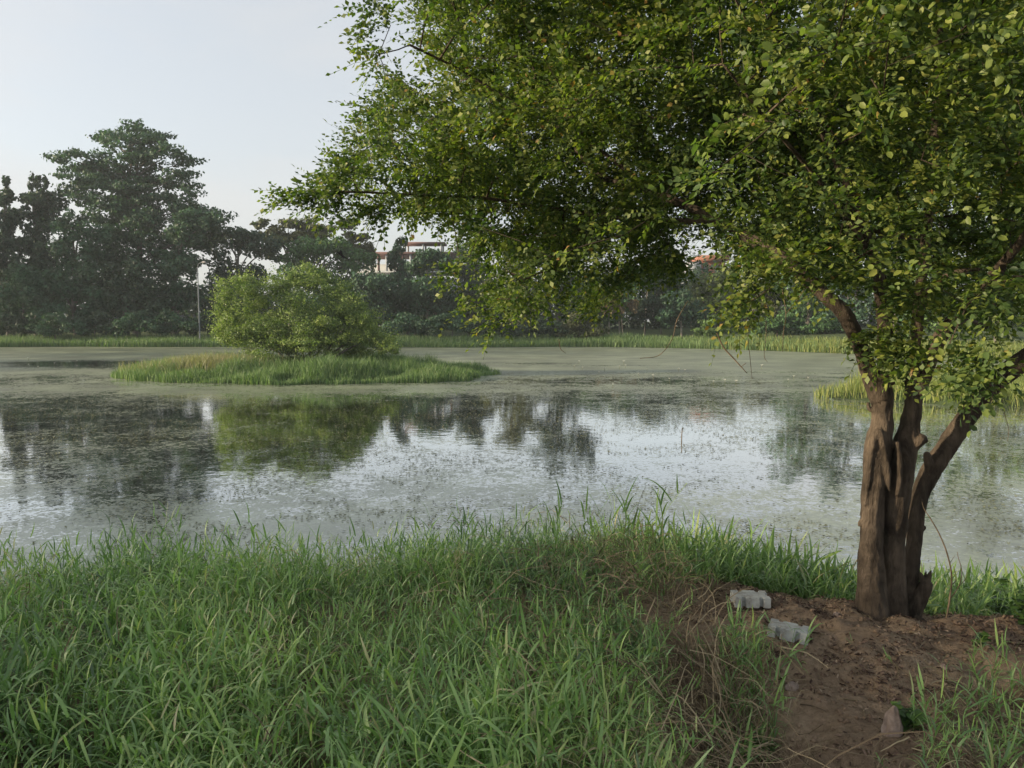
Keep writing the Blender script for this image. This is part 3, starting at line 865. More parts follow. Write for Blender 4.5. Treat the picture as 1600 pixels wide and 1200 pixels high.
T(120, 89, [(112, 355, 30, 26), (140, 375, 30, 30), (105, 400, 38, 34), (135, 430, 42, 34), (95, 455, 50, 34), (150, 470, 46, 30)], 8500, 0.38, 'blue', 'broad grey green tree below the left side of the tall tiered tree', 504, per=10)
T(200, 88, [(200, 430, 34, 28), (175, 460, 40, 30), (230, 455, 36, 34), (205, 485, 50, 24)], 5000, 0.36, 'dark', 'low dense dark tree at the foot of the tall tiered tree', 505)
T(275, 90, [(300, 345, 30, 16), (325, 350, 20, 18), (285, 375, 30, 20), (270, 420, 34, 30), (290, 455, 30, 34), (255, 470, 40, 34)], 5800, 0.38, 'blue', 'mid height tree right of the tall tiered tree and behind the lamp post', 506)
T(40, 86, [(20, 470, 40, 30), (60, 480, 40, 26), (35, 440, 30, 24)], 3600, 0.34, 'blue', 'low bushy tree near the waterline at the left edge', 507, trunk_r=0.18)
T(372, 93, [(365, 378, 34, 20), (395, 390, 28, 22), (345, 400, 24, 24), (372, 430, 44, 36), (350, 470, 40, 34), (400, 470, 36, 34), (338, 360, 24, 22), (420, 392, 28, 22), (385, 368, 30, 18)], 7500, 0.38, 'dark', 'dark round topped tree behind the left side of the island bush', 508)
T(455, 104, [(405, 352, 16, 9), (425, 362, 20, 10), (450, 352, 26, 10), (480, 352, 24, 10), (505, 358, 20, 9), (440, 378, 30, 12), (420, 395, 18, 9), (490, 375, 30, 14), (465, 368, 40, 10), (400, 372, 20, 9)], 5000, 0.40, 'olive', 'thin crowned olive tree with sky showing between its branches', 509, per=6, k=0.5, shell=0.3)
T(488, 94, [(485, 385, 34, 18), (460, 405, 34, 20), (515, 400, 34, 20), (490, 430, 54, 26), (540, 430, 34, 30), (500, 470, 60, 34), (540, 400, 30, 20), (520, 385, 26, 16), (565, 410, 26, 20)], 7000, 0.38, 'mid', 'rounded mid green tree directly behind the top of the island bush', 510)
T(545, 100, [(545, 352, 16, 12), (560, 372, 22, 12), (540, 385, 24, 14), (575, 392, 20, 12)], 2300, 0.40, 'olive', 'slender olive topped tree left of the unfinished building', 511, per=7, shell=0.35)
T(592, 92, [(585, 440, 34, 22), (610, 450, 30, 22), (595, 480, 44, 28)], 4200, 0.36, 'blue', 'low dark green tree in front of the unfinished building', 512)
T(628, 97, [(626, 388, 13, 14), (622, 410, 16, 18), (632, 440, 20, 26), (645, 475, 30, 26)], 3600, 0.36, 'blue', 'narrow creeper covered tree rising in front of the unfinished building', 513, trunks=[(-0.8, 0.2), (0.7, 0.16)], droop=1.2)
T(664, 93, [(672, 402, 26, 14), (655, 420, 24, 18), (690, 410, 22, 18), (672, 450, 38, 34), (690, 480, 34, 28)], 5200, 0.36, 'blue', 'drooping tree with pale bare trunks right of the creeper covered tree', 514, bark='pale', trunks=[(-1.2, 0.16), (0.2, 0.18), (1.3, 0.13)], droop=1.4)
T(735, 96, [(745, 380, 20, 16), (730, 398, 26, 18), (728, 425, 30, 18), (755, 430, 30, 20), (735, 460, 44, 30), (765, 480, 34, 26)], 4600, 0.38, 'dark', 'dark tree behind the lowest left leaves of the foreground tree', 515)
T(800, 90, [(795, 385, 26, 22), (810, 415, 34, 24), (790, 455, 36, 24), (825, 450, 34, 26), (805, 485, 50, 26)], 4200, 0.36, 'olive', 'brownish olive tree seen under the foreground branches', 516)
T(870, 98, [(870, 335, 20, 18), (915, 350, 18, 20), (860, 365, 34, 24), (900, 380, 38, 26), (860, 410, 40, 26), (890, 430, 36, 26), (865, 465, 50, 34)], 4600, 0.40, 'dark', 'dark tall tree hidden mostly behind the middle of the foreground crown', 517)
T(945, 91, [(930, 455, 34, 24), (960, 450, 34, 20), (945, 480, 44, 22)], 3600, 0.36, 'mid', 'green tree with bare stems left of the dry creeper curtain', 518, bark='pale', trunks=[(-1.5, 0.12), (0.5, 0.14), (1.8, 0.1)])
T(975, 89, [(950, 478, 14, 14), (968, 474, 12, 18), (990, 480, 12, 14)], 900, 0.30, 'brown', 'curtain of dry brown creeper hanging in the far trees', 519, name='dry_creeper', category='creeper', per=6, trunk_r=0.06, droop=3.0, group='undergrowth on the far bank')
T(1020, 95, [(1010, 430, 34, 22), (1040, 445, 30, 24), (1020, 480, 44, 30)], 4600, 0.36, 'dark', 'dark tree with thin pale stems beneath it near the brick coloured house', 520, bark='pale', trunks=[(-1, 0.1), (1, 0.1)])
T(1065, 90, [(1060, 470, 24, 22), (1080, 490, 22, 20), (1050, 495, 26, 16)], 2600, 0.32, 'blue', 'small grey green tree with a pale forked trunk', 521, bark='pale', trunk_r=0.12)
T(1120, 100, [(1112, 440, 28, 18), (1140, 430, 26, 18), (1090, 450, 18, 14), (1125, 465, 40, 24)], 4400, 0.36, 'pale', 'pale yellow green tree below the brick coloured house', 522)
T(1122, 79, [(1105, 505, 20, 8), (1130, 495, 26, 8), (1150, 507, 22, 8), (1120, 517, 34, 8), (1100, 520, 18, 6)], 2600, 0.22, 'fresh', 'small layered shrub on the far bank under the hanging twig', 523, name='shrub', category='shrub', trunk_r=0.1, per=6, group='undergrowth on the far bank')
T(1195, 93, [(1180, 450, 30, 18), (1210, 460, 30, 20), (1190, 490, 40, 24)], 3800, 0.34, 'olive', 'olive grey tree with two pale leaning trunks at right', 524, bark='pale', trunks=[(-1.5, 0.13), (0.6, 0.15), (2.2, 0.12)])
T(1262, 90, [(1238, 330, 26, 22), (1275, 350, 30, 26), (1230, 375, 30, 26), (1262, 395, 40, 30), (1240, 440, 30, 26), (1270, 420, 30, 26), (1255, 475, 44, 34), (1290, 490, 34, 26)], 4800, 0.34, 'mid', 'mid green tree left of the forked trunk in the foreground', 525)
T(1330, 88, [(1320, 300, 24, 22), (1345, 330, 34, 28), (1305, 360, 34, 28), (1340, 390, 44, 34), (1310, 430, 36, 30), (1345, 450, 34, 30), (1325, 490, 46, 30)], 4600, 0.34, 'blue', 'dense blue green tree right behind the leaning left limb', 526)
T(1400, 84, [(1410, 310, 34, 28), (1385, 350, 36, 30), (1420, 380, 44, 36), (1395, 440, 40, 40), (1420, 480, 40, 36)], 4200, 0.34, 'mid', 'tree seen in the fork of the foreground trunk', 527)
T(1470, 72, [(1480, 270, 36, 28), (1455, 315, 40, 32), (1500, 340, 46, 36), (1465, 385, 50, 40), (1460, 440, 44, 40), (1495, 480, 44, 36), (1450, 500, 34, 26)], 5200, 0.28, 'fresh', 'sunlit fresh green tree behind the right limb', 528)
T(1560, 66, [(1560, 230, 40, 32), (1590, 280, 50, 40), (1540, 310, 46, 38), (1575, 350, 60, 44), (1540, 420, 50, 50), (1590, 460, 50, 50), (1545, 500, 44, 30), (1600, 380, 50, 44)], 7000, 0.26, 'pale', 'bright sunlit yellow green tree at the right edge', 529)
T(1680, 60, [(1660, 400, 60, 60), (1710, 460, 60, 50), (1640, 480, 50, 40)], 4000, 0.3, 'fresh', 'big green tree just outside the right edge', 530)
# undergrowth shrubs along the far bank
ug = [(22, 498, 'dark'), (88, 500, 'blue'), (148, 497, 'dark'), (215, 500, 'blue'), (268, 496, 'blue'), (325, 500, 'dark'), (640, 500, 'blue'), (705, 497, 'blue'), (770, 502, 'dark'), (840, 503, 'dark'), (905, 505, 'olive'), (1215, 502, 'mid'), (1290, 505, 'mid')]
where = ['at the left edge', 'below the three spired tree', 'below the broad grey green tree', 'under the tall tiered tree', 'just left of the lamp post', 'just right of the lamp post',
         'right of the island bush', 'under the drooping pale trunked tree', 'below the lowest left leaves of the foreground crown', 'in the deep shade under the middle of the crown', 'before the bare stemmed green tree', 'under the two pale leaning trunks', 'left of the forked foreground trunk']
for i, (px_, py_, lm) in enumerate(ug):
    r = random.Random(i)
    T(px_, 83.5 + r.random() * 2, [(px_ - 20, py_ + 12, 26, 14), (px_ + 22, py_ + 13, 26, 13), (px_, py_ + 2, 24, 15)], 2200, 0.26, lm, 'low shrub on the far bank ' + where[i], 600 + i, name='shrub', category='shrub', group='undergrowth on the far bank', trunk_r=0.08, limb=False)

# distant wood that closes every gap behind the individual trees
r = np.random.default_rng(77)
cs = []; rs = []; ne = []
for k in range(150):
    x_ = -110 + 230 * (k + r.random()) / 150; y_ = 106 + 12 * r.random()
    h_ = 6.5 + 3.0 * r.random() + 2.5 * math.sin(x_ * 0.06)
    cs.append(np.array([x_, y_, h_ * 0.45 + 1.0])); rs.append(np.array([3.6 + 1.5 * r.random(), 3.0, h_ * 0.55])); ne.append(330)
v, f, rn = foliage(r, cs, rs, ne, 0.7, 0, 0.6)
me = mesh_np('distant_wood', v, [f], [FL['dark']], False, {'rnd': rn})
link('distant_wood', me, kind='stuff', label='low distant wood closing the view behind the pond trees')

# trees left of and behind the photographer: they stand outside the frame and shade the bank
def offtree(x, y, h, w, seed, label, lm='dark', n=6500):
    z = float(height(x, y)); r = np.random.default_rng(seed)
    lobes = []
    for k in range(7):
        a = r.random() * 6.28; rr = w * 0.45 * r.random()
        lobes.append((np.array([x + rr * math.cos(a), y + rr * math.sin(a), z + h * (0.45 + 0.38 * r.random())]), np.array([w * 0.36, w * 0.36, h * 0.17])))
    lobes.append((np.array([x, y, z + h * 0.3]), np.array([w * 0.4, w * 0.4, h * 0.22])))
    make_tree('tree', (x, y, z), lobes, n, 0.42, FL[lm], M_FARBARK, label, seed=seed, group='trees outside the frame on the left', trunk_r=0.25)
offs = [(-47, -8, 14.5, 12, 'broad shade tree standing behind the row left of the photographer'), (-46, -20, 14.0, 12, 'tall shade tree farthest behind the photographer'), (-36, -22, 11.5, 11, 'shade tree left behind the photographer, nearest of its row'), (-38, -13, 12.5, 11, 'second shade tree of the row left behind the photographer'), (-40, -4, 12.5, 11, 'third shade tree of the row left behind the photographer'),
        (-42, 5, 12.0, 10, 'last shade tree of the row along the left shore'),
        (-74, 34, 13, 11, 'left bank tree first from the near end'), (-76, 46, 19, 12, 'left bank tree second from the near end'), (-72, 57, 22, 12, 'left bank tree third from the near end'), (-74, 68, 25, 13, 'left bank tree fourth from the near end'),
        (-80, 80, 26, 13, 'left bank tree fifth from the near end'), (-68, 88, 20, 12, 'left bank tree last before the photo edge')]
for i, (x_, y_, h_, w_, lb) in enumerate(offs):
    offtree(x_, y_, h_, w_, 700 + i, lb + ', dark and dense', 'dark', 4200 if i < 6 else 2600)

# ------------------------------------------------------------------ island bush
def bush():
    Yd = 39.0
    L = [(375, 448, 34, 20), (352, 475, 20, 24), (410, 455, 34, 26), (450, 445, 34, 24), (482, 437, 34, 22), (515, 455, 34, 24), (540, 478, 32, 24), (400, 508, 60, 44), (420, 540, 50, 24), (470, 495, 60, 44), (540, 510, 48, 34),
         (572, 508, 28, 22), (590, 530, 28, 16), (550, 535, 46, 22), (490, 540, 70, 20), (370, 515, 34, 30), (352, 500, 18, 24), (606, 547, 20, 9)]
    lobes = [LOB(a, b_, c, d_, Yd + (rng.random() - 0.5) * 1.5, 1.0 * c) for a, b_, c, d_ in L]
    base = P(485, 565, Yd); base[2] = float(height(base[0], base[1]))
    r = np.random.default_rng(88)
    t = thing('acacia_bush', base, 'large dense yellow green bush growing on the grassy island in the pond', 'bush')
    cs, rs = sublobes(r, lobes, 16, 0.30)
    vol = np.array([np.prod(q) ** 0.667 for q in rs]); ne = np.maximum(6, (80000 * vol / vol.sum()).astype(int))
    v, f, rn = foliage(r, cs, rs, ne, 0.085, -0.2, 0.35)
    me = mesh_np('crown', v - base, [f], [M_BUSH], False, {'rnd': rn}); link('crown', me, t, kind='stuff')
    # feathery shoots that break the outline
    n = 900
    ci = r.integers(0, len(lobes), n); d = r.normal(size=(n, 3)); d[:, 2] = np.abs(d[:, 2]) * 0.8 + 0.1; d /= np.linalg.norm(d, axis=1)[:, None]
    cc = np.array([lobes[i][0] for i in ci]); rr = np.array([lobes[i][1] for i in ci])
    p0 = cc + d * rr * 0.85
    V = []; Fc = []; 
    k = 10
    tt = r.random((n, k)); pos = p0[:, None] + (d * (0.25 + 0.45 * r.random((n, 1))))[:, None] * tt[:, :, None] + 0.04 * r.normal(size=(n, k, 3))
    pos = pos.reshape(-1, 3); m = len(pos)
    q = r.normal(size=(m, 3)); M = rot_to(q, r.random(m) * 6.28)
    v, f = instance(RH, RHF, M, pos, 0.05 + 0.06 * r.random(m))
    me = mesh_np('shoots', v - base, [f], [M_BUSH], False, {'rnd': np.clip(r.normal(0.65, 0.15, m), 0, 1)}); link('shoots', me, t, kind='stuff')
    g = Geo()
    for i in range(9):
        a = -0.9 + 1.8 * i / 8
        tip = base + (4.0 * a, r.normal(0, 0.6), 2.4 - 0.8 * abs(a))
        path = smooth_path(np.array([base + (0.8 * a, 0, -0.1), base + (1.9 * a, 0, 0.9), tip]), 4)
        add_tube(g, path, np.linspace(0.09, 0.02, len(path)), 5)
    link('trunk', g.mesh('trunk', [M_FARBARK], base, True), t)
bush()

# ------------------------------------------------------------------ foreground tree
TY = 4.15                                   # distance of the trunk
def PX(px, py, Yd=TY): return P(px, py, Yd)
tbase = PX(1388, 965); tbase[2] = float(gz(tbase[0], tbase[1]))
TREE = thing('shade_tree', tbase, 'many stemmed shade tree with a wide leafy crown on the bare soil at the right', 'tree')
def wpx(w, Yd=TY): return 0.5 * w * Yd / F * 0.93

def stem_rows(rows, dy=0.0):
    """rows: (px, py, width px, depth offset) -> x y z r"""
    out = []
    for r_ in rows:
        px_, py_, w_ = r_[:3]; off = (r_[3] if len(r_) > 3 else 0) + dy
        p = PX(px_, py_, TY + off); out.append([*p, wpx(w_, TY + off)])
    return np.array(out)
stemA = stem_rows([(1358, 1010, 66), (1362, 968, 58), (1362, 920, 48), (1361, 860, 40), (1363, 800, 37), (1367, 740, 38), (1374, 690, 44), (1378, 655, 35), (1378, 615, 33), (1371, 585, 31)])
stemB = stem_rows([(1398, 1010, 50, 0.02), (1398, 970, 46, 0.02), (1397, 900, 38, 0.02), (1398, 840, 36, 0.02), (1402, 770, 44, 0.02), (1413, 705, 42, 0.02), (1424, 655, 31, 0.03), (1428, 610, 28, 0.03), (1431, 580, 26, 0.03)])
stemC = stem_rows([(1418, 1000, 34, 0.08), (1420, 950, 30, 0.08), (1425, 880, 27, 0.10), (1430, 825, 26, 0.10), (1436, 780, 28, 0.12), (1452, 740, 32, 0.14), (1478, 700, 34, 0.15), (1512, 650, 33, 0.15), (1552, 600, 33, 0.12), (1600, 562, 33, 0.05), (1680, 510, 30, -0.05), (1780, 430, 26, -0.1)])
stump = stem_rows([(1408, 1000, 44, 0.06), (1418, 968, 38, 0.06), (1430, 945, 31, 0.05), (1442, 925, 27, 0.04), (1448, 912, 22, 0.03), (1449, 909, 20, 0.03)])
fl1 = stem_rows([(1372, 672, 14, -0.045), (1380, 700, 13, -0.055), (1387, 735, 10, -0.06), (1390, 768, 6, -0.055)])
fl2 = stem_rows([(1368, 678, 13, -0.045), (1362, 705, 11, -0.045), (1358, 740, 9, -0.04), (1352, 790, 7, -0.03)])
fl3 = stem_rows([(1402, 690, 12, -0.055), (1405, 725, 11, -0.06), (1402, 775, 8, -0.055)])
stub = stem_rows([(1424, 700, 22, 0.0), (1436, 690, 18, -0.03), (1444, 684, 17, -0.04)])
stub2 = stem_rows([(1372, 640, 12), (1359, 640, 8), (1356, 630, 5)])
stub3 = stem_rows([(1358, 818, 16), (1346, 816, 11), (1341, 822, 5)])
stub4 = stem_rows([(1452, 735, 18, 0.12), (1449, 716, 13, 0.11), (1447, 708, 10, 0.11)])
stub5 = stem_rows([(1436, 826, 14, 0.1), (1443, 826, 7, 0.1), (1446, 822, 4, 0.1)])
roots = [stem_rows([(1350, 960, 26), (1325, 985, 18, -0.08), (1300, 998, 8, -0.12)]), stem_rows([(1385, 975, 30, -0.02), (1392, 1000, 20, -0.15), (1395, 1012, 9, -0.2)]), stem_rows([(1425, 965, 24, 0.02), (1455, 982, 16, -0.02), (1490, 992, 7, -0.04)])]

def union(name, chains, voxel, material, noise_amp=0.004):
    g = Geo()
    for c in chains:
        sp = smooth_path(c, 5)
        v, q, t = tube(sp[:, :3], np.maximum(sp[:, 3], 0.003), 12)
        b0 = g.n; g.add(v, q)
        if len(t): g.f.setdefault(3, []).append(t + b0); g.r.setdefault(3, []).append(np.full(len(t), 0.5))
    me = g.mesh(name, [material])
    tmp = bpy.data.objects.new(name + '_tmp', me); COL.objects.link(tmp)
    md = tmp.modifiers.new('r', 'REMESH'); md.mode = 'VOXEL'; md.voxel_size = voxel
    sm = tmp.modifiers.new('s', 'SMOOTH'); sm.factor = 0.5; sm.iterations = 3
    dg = bpy.context.evaluated_depsgraph_get()
    m2 = bpy.data.meshes.new_from_object(tmp.evaluated_get(dg), depsgraph=dg)
    bpy.data.objects.remove(tmp)
    n = len(m2.vertices)
    co = np.empty(n * 3, np.float32); m2.vertices.foreach_get('co', co); co = co.reshape(-1, 3)
    no = np.empty(n * 3, np.float32); m2.vertices.foreach_get('normal', no); no = no.reshape(-1, 3)
    # long bark furrows and lumps
    a = fbm(co[:, 0] * 1.0 + co[:, 1] + 0.02 * np.sin(co[:, 2] * 9), co[:, 2] * 0.3, 0.024, 3)
    b_ = fbm(co[:, 0] + 3 * co[:, 1] + 9, co[:, 2] + 4, 0.11, 3)
    co = co + no * (noise_amp * (a * 1.3 + b_ * 1.3))[:, None]
    m2.vertices.foreach_set('co', (co - tbase).astype(np.float32).ravel())
    m2.polygons.foreach_set('use_smooth', np.ones(len(m2.polygons), bool))
    m2.name = name
    if not m2.materials: m2.materials.append(material)
    m2.update()
    return m2
st2 = [stem_rows([(1444, 915, 12, 0.03), (1440, 900, 8, 0.03), (1437, 894, 3, 0.03)]), stem_rows([(1450, 912, 12, 0.02), (1453, 897, 7, 0.02), (1456, 890, 2, 0.02)]), stem_rows([(1448, 912, 12, 0.05), (1446, 900, 6, 0.05), (1447, 892, 2, 0.05)])]
link('trunk', union('trunk', [stemA, stemB, fl1, fl2, fl3, stub, stub2, stub3] + roots, 0.0065, M_BARK, 0.006), TREE)
link('leaning_stem', union('leaning_stem', [stemC, stub4, stub5], 0.0065, M_BARK, 0.0045), TREE)
st = link('stump', union('stump', [stump] + st2, 0.005, M_BARK, 0.005), TREE); st['label'] = 'short broken side stump with a torn reddish top'

# limbs traced by hand, the rest of the skeleton grows towards the leaf clusters
limbs = [
    stem_rows([(1378, 625, 38, 0), (1362, 590, 30, 0), (1344, 542, 25, -0.03), (1320, 492, 26, -0.05), (1296, 468, 24, -0.05), (1265, 440, 22, -0.03), (1225, 405, 22, 0.0), (1175, 375, 20, 0.25), (1122, 344, 16, 0.6), (1020, 300, 12, 1.0), (940, 275, 9, 1.3), (890, 215, 7, 1.5), (850, 110, 6, 1.7)]),
    stem_rows([(1384, 600, 30, 0.05), (1384, 550, 26, 0.08), (1381, 494, 24, 0.1), (1368, 420, 20, 0.15), (1330, 300, 17, 0.2), (1270, 170, 14, 0.2), (1210, 40, 11, 0.2), (1180, -120, 8, 0.2)]),
    stem_rows([(1424, 600, 28, 0.03), (1430, 550, 20, 0.0), (1436, 470, 18, 0.0), (1450, 340, 15, -0.1), (1462, 180, 12, -0.2), (1470, 0, 9, -0.3), (1480, -200, 6, -0.3)]),
    stem_rows([(1432, 615, 28, 0.02), (1449, 576, 23, 0.0), (1467, 530, 24, -0.02), (1505, 480, 20, -0.1), (1560, 420, 17, -0.3), (1630, 330, 13, -0.5), (1700, 200, 9, -0.6)]),
    stem_rows([(1368, 420, 13, 0.15), (1330, 350, 10, 0.1), (1270, 270, 8, 0.0), (1200, 190, 6, -0.2), (1130, 100, 4, -0.3)]),
    stem_rows([(1122, 344, 12, 0.6), (1060, 345, 9, 0.8), (960, 340, 7, 1.0), (860, 325, 6, 1.1), (760, 310, 5, 1.1), (660, 305, 4, 1.0), (560, 300, 4, 0.9), (490, 300, 3, 0.95)]),
    stem_rows([(1020, 300, 9, 1.0), (930, 230, 6, 1.1), (820, 170, 5, 1.1), (720, 110, 4, 1.0), (640, 70, 4, 0.85)]),
    stem_rows([(1436, 470, 12, 0.0), (1480, 430, 8, -0.2), (1530, 420, 5, -0.4)]),
    stem_rows([(1330, 300, 12, 0.2), (1280, 230, 10, 0.9), (1180, 160, 8, 1.5), (1060, 100, 6, 1.9)]),
]
nodes = []; parent = []; fixr = []
for li, c in enumerate(limbs):
    sp = smooth_path(c, 5)
    for i, r_ in enumerate(sp):
        nodes.append(r_[:3]); parent.append(-1 if i == 0 else len(nodes) - 2); fixr.append(r_[3])
nodes = [np.array(q) for q in nodes]
limb_n = len(nodes)

CROWN_PX = [(665, -10), (650, 25), (662, 70), (690, 110), (720, 140), (660, 135), (625, 125), (595, 160), (580, 185), (556, 210), (560, 240), (538, 260), (505, 280), (455, 302), (495, 320),
            (545, 328), (590, 348), (640, 352), (690, 352), (725, 385), (725, 430), (755, 450), (765, 480), (790, 505), (830, 505), (860, 480), (905, 480), (950, 500), (985, 455), (1040, 440), (1075, 440), (1068, 410),
            (1060, 385), (1085, 362), (1120, 375), (1170, 400), (1150, 440), (1135, 480), (1130, 510), (1160, 515), (1190, 480), (1215, 460), (1262, 440), (1300, 462), (1350, 480), (1390, 520), (1440, 520), (1470, 505), (1500, 535), (1530, 560), (1560, 520), (1640, 500), (2600, 520), (2600, -2500), (520, -2500), (700, -500)]
# cluster positions in the crown volume
r = np.random.default_rng(12)
n = 110000
C0 = np.array([2.05, 5.0, 4.35]); RAD = np.array([4.1, 2.7, 2.8])
d = r.normal(size=(n, 3)); d /= np.linalg.norm(d, axis=1)[:, None]
k = r.random(n) ** (1 / 3.0)
pts = C0 + d * k[:, None] * RAD
px, py = proj(pts)
ok = in_poly(px, py, CROWN_PX) & (pts[:, 2] > 2.15)
ok &= in_poly(px, py + 20, CROWN_PX)
ok &= ~((px > 1180) & ~in_poly(px, py + 36, CROWN_PX)) & (pts[:, 1] > 2.7) & ((pts[:, 1] > 3.9) | (px > 1050 + 120 * (pts[:, 1] - 3.0)))
ok &= ~((pts[:, 2] < 3.0) & (k < 0.35))
# clumpy: thin some regions out
cl = fbm(pts[:, 0] + 0.5 * pts[:, 1], pts[:, 2] * 1.9 + 0.35 * pts[:, 1] - 0.25 * pts[:, 0], 0.75, 2)
frontal = pts[:, 1] < 5.0
ok &= r.random(n) < np.where(frontal, np.clip(0.42 + 3.2 * cl + 0.18 * sstep(1150, 1250, px), 0.02, 1), np.clip(0.7 + 1.2 * cl, 0.25, 1))
visible = (px > -150) & (px < 1750) & (py > -200)
ok &= visible | (r.random(n) < 0.30)
pts = pts[ok]
r.shuffle(pts)
# minimum spacing
sel = []
cell = {}
for p in pts:
    key = tuple(np.floor(p / 0.135).astype(int))
    if cell.get(key, 0) >= 1: continue
    cell[key] = 1; sel.append(p)
    if len(sel) >= 4600: break
extra_px = [(470, 300, 5.1), (455, 309, 5.1), (485, 296, 5.1), (500, 312, 5.1), (1380, 380, 3.7), (1375, 420, 3.75), (1385, 455, 3.8), (1410, 430, 3.75), (1440, 400, 3.7), (1345, 400, 3.75), (1345, 440, 3.8), (1470, 430, 3.7), (1320, 425, 3.8), (1430, 470, 3.8), (1410, 360, 3.6), (1450, 350, 3.6), (1500, 420, 3.6), (1530, 440, 3.6), (1310, 380, 3.7), (1455, 300, 3.6), (1440, 250, 3.6), (1350, 330, 3.6), (1170, 375, 3.8), (1195, 390, 3.8), (1215, 410, 3.8), (1240, 425, 3.85), (1150, 360, 3.9), (1225, 385, 3.7), (1260, 430, 3.8), (1200, 360, 3.8), (1180, 400, 3.7), (1245, 400, 3.7), (1130, 345, 3.9), (1290, 440, 3.85), (1385, 545, 3.95), (1405, 530, 3.95), (1425, 560, 3.95), (1372, 520, 3.95), (492, 306, 5.05), (512, 296, 5.05), (530, 290, 5.0), (525, 310, 5.0), (552, 282, 5.0), (530, 300, 5.0), (545, 315, 5.0), (592, 85, 4.8), (598, 100, 4.8), (600, 115, 4.8), (620, 125, 4.8), (650, 135, 4.8), (580, 170, 4.9), (590, 170, 4.9), (562, 212, 5.0),
            (552, 242, 5.0), (555, 245, 5.0), (575, 22, 4.7), (595, 12, 4.7), (610, 40, 4.7), (1140, 500, 3.9), (1152, 478, 3.9), (1175, 470, 3.95), (1500, 570, 3.4), (1530, 590, 3.4), (1520, 560, 3.4), (1545, 570, 3.3), (1400, 560, 3.9), (1420, 545, 3.9), (1410, 520, 3.9), (1395, 500, 3.9), (1480, 545, 3.5),
            (760, 510, 4.9), (790, 505, 4.9), (735, 470, 4.9), (710, 440, 4.9), (720, 420, 4.9), (560, 330, 5.3), (590, 335, 5.2)]
sel += [P(*q) for q in extra_px]
sel = np.array(sel)
start = np.array(nodes[limb_n // 2])
allp = np.array(nodes)
dmin = np.array([np.min(np.linalg.norm(allp - p, axis=1)) for p in sel])
order = np.argsort(dmin)
NP_ = np.zeros((limb_n + len(sel) * 6, 3)); NP_[:limb_n] = allp
NL = np.zeros(len(NP_)); NN = limb_n
par = list(parent)
cnode = []
for oi in order:
    p = sel[oi]
    dd = NP_[:NN] - p
    dist = np.linalg.norm(dd, axis=1)
    cost = dist + 0.28 * NL[:NN] + 0.35 * np.clip(NP_[:NN, 2] - p[2], 0, 1)
    j = int(np.argmin(cost)); L = dist[j]
    a = NP_[j]; ns = max(1, min(5, int(L / 0.14)))
    prev = j
    sag = np.array([r.normal(0, 0.05), r.normal(0, 0.05), 0.06 * L]) * min(L, 0.8)
    for s_ in range(1, ns + 1):
        t_ = s_ / ns
        q = a * (1 - t_) + p * t_ + sag * 4 * t_ * (1 - t_)
        NP_[NN] = q; NL[NN] = NL[prev] + L / ns; par.append(prev); prev = NN; NN += 1
    cnode.append((prev, oi))
NP_ = NP_[:NN]; par = np.array(par)
# pipe-model radii
load = np.zeros(NN)
for i, _ in cnode: load[i] += 1
for i in range(NN - 1, -1, -1):
    if par[i] >= 0 and i >= limb_n: load[par[i]] += load[i]
rad = 0.0016 * np.maximum(load, 1) ** 0.46
rad[:limb_n] = fixr
child_path = {}
g = Geo()
# chains: follow each node's heaviest child
kids = [[] for _ in range(NN)]
for i in range(NN):
    if par[i] >= 0: kids[par[i]].append(i)
started = set()
def chain_from(i):
    ch = [par[i], i]
    while True:
        ks = [c for c in kids[ch[-1]] if c not in started]
        if not ks: break
        c = max(ks, key=lambda q: load[q]); started.add(c); ch.append(c)
    return ch
gb = Geo()
for i in sorted(range(limb_n, NN), key=lambda q: -load[q]):
    if i in started: continue
    started.add(i)
    ch = chain_from(i)
    pr = NP_[ch]; rr = rad[ch].copy(); rr[0] = min(rr[0], rr[1] * 1.15)
    rr = np.minimum.accumulate(rr)
    add_tube(gb, pr, rr, 5 if rr[0] > 0.006 else 3, cap=False)
link('twigs', gb.mesh('twigs', [M_BARK], tbase, True), TREE, kind='stuff')
for li, c in enumerate(limbs):
    gl = Geo(); sp = smooth_path(c, 6)
    add_tube(gl, sp[:, :3], sp[:, 3], 10, wob=0.12)
    link('branch', gl.mesh('branch', [M_BARK], tbase, True), TREE)

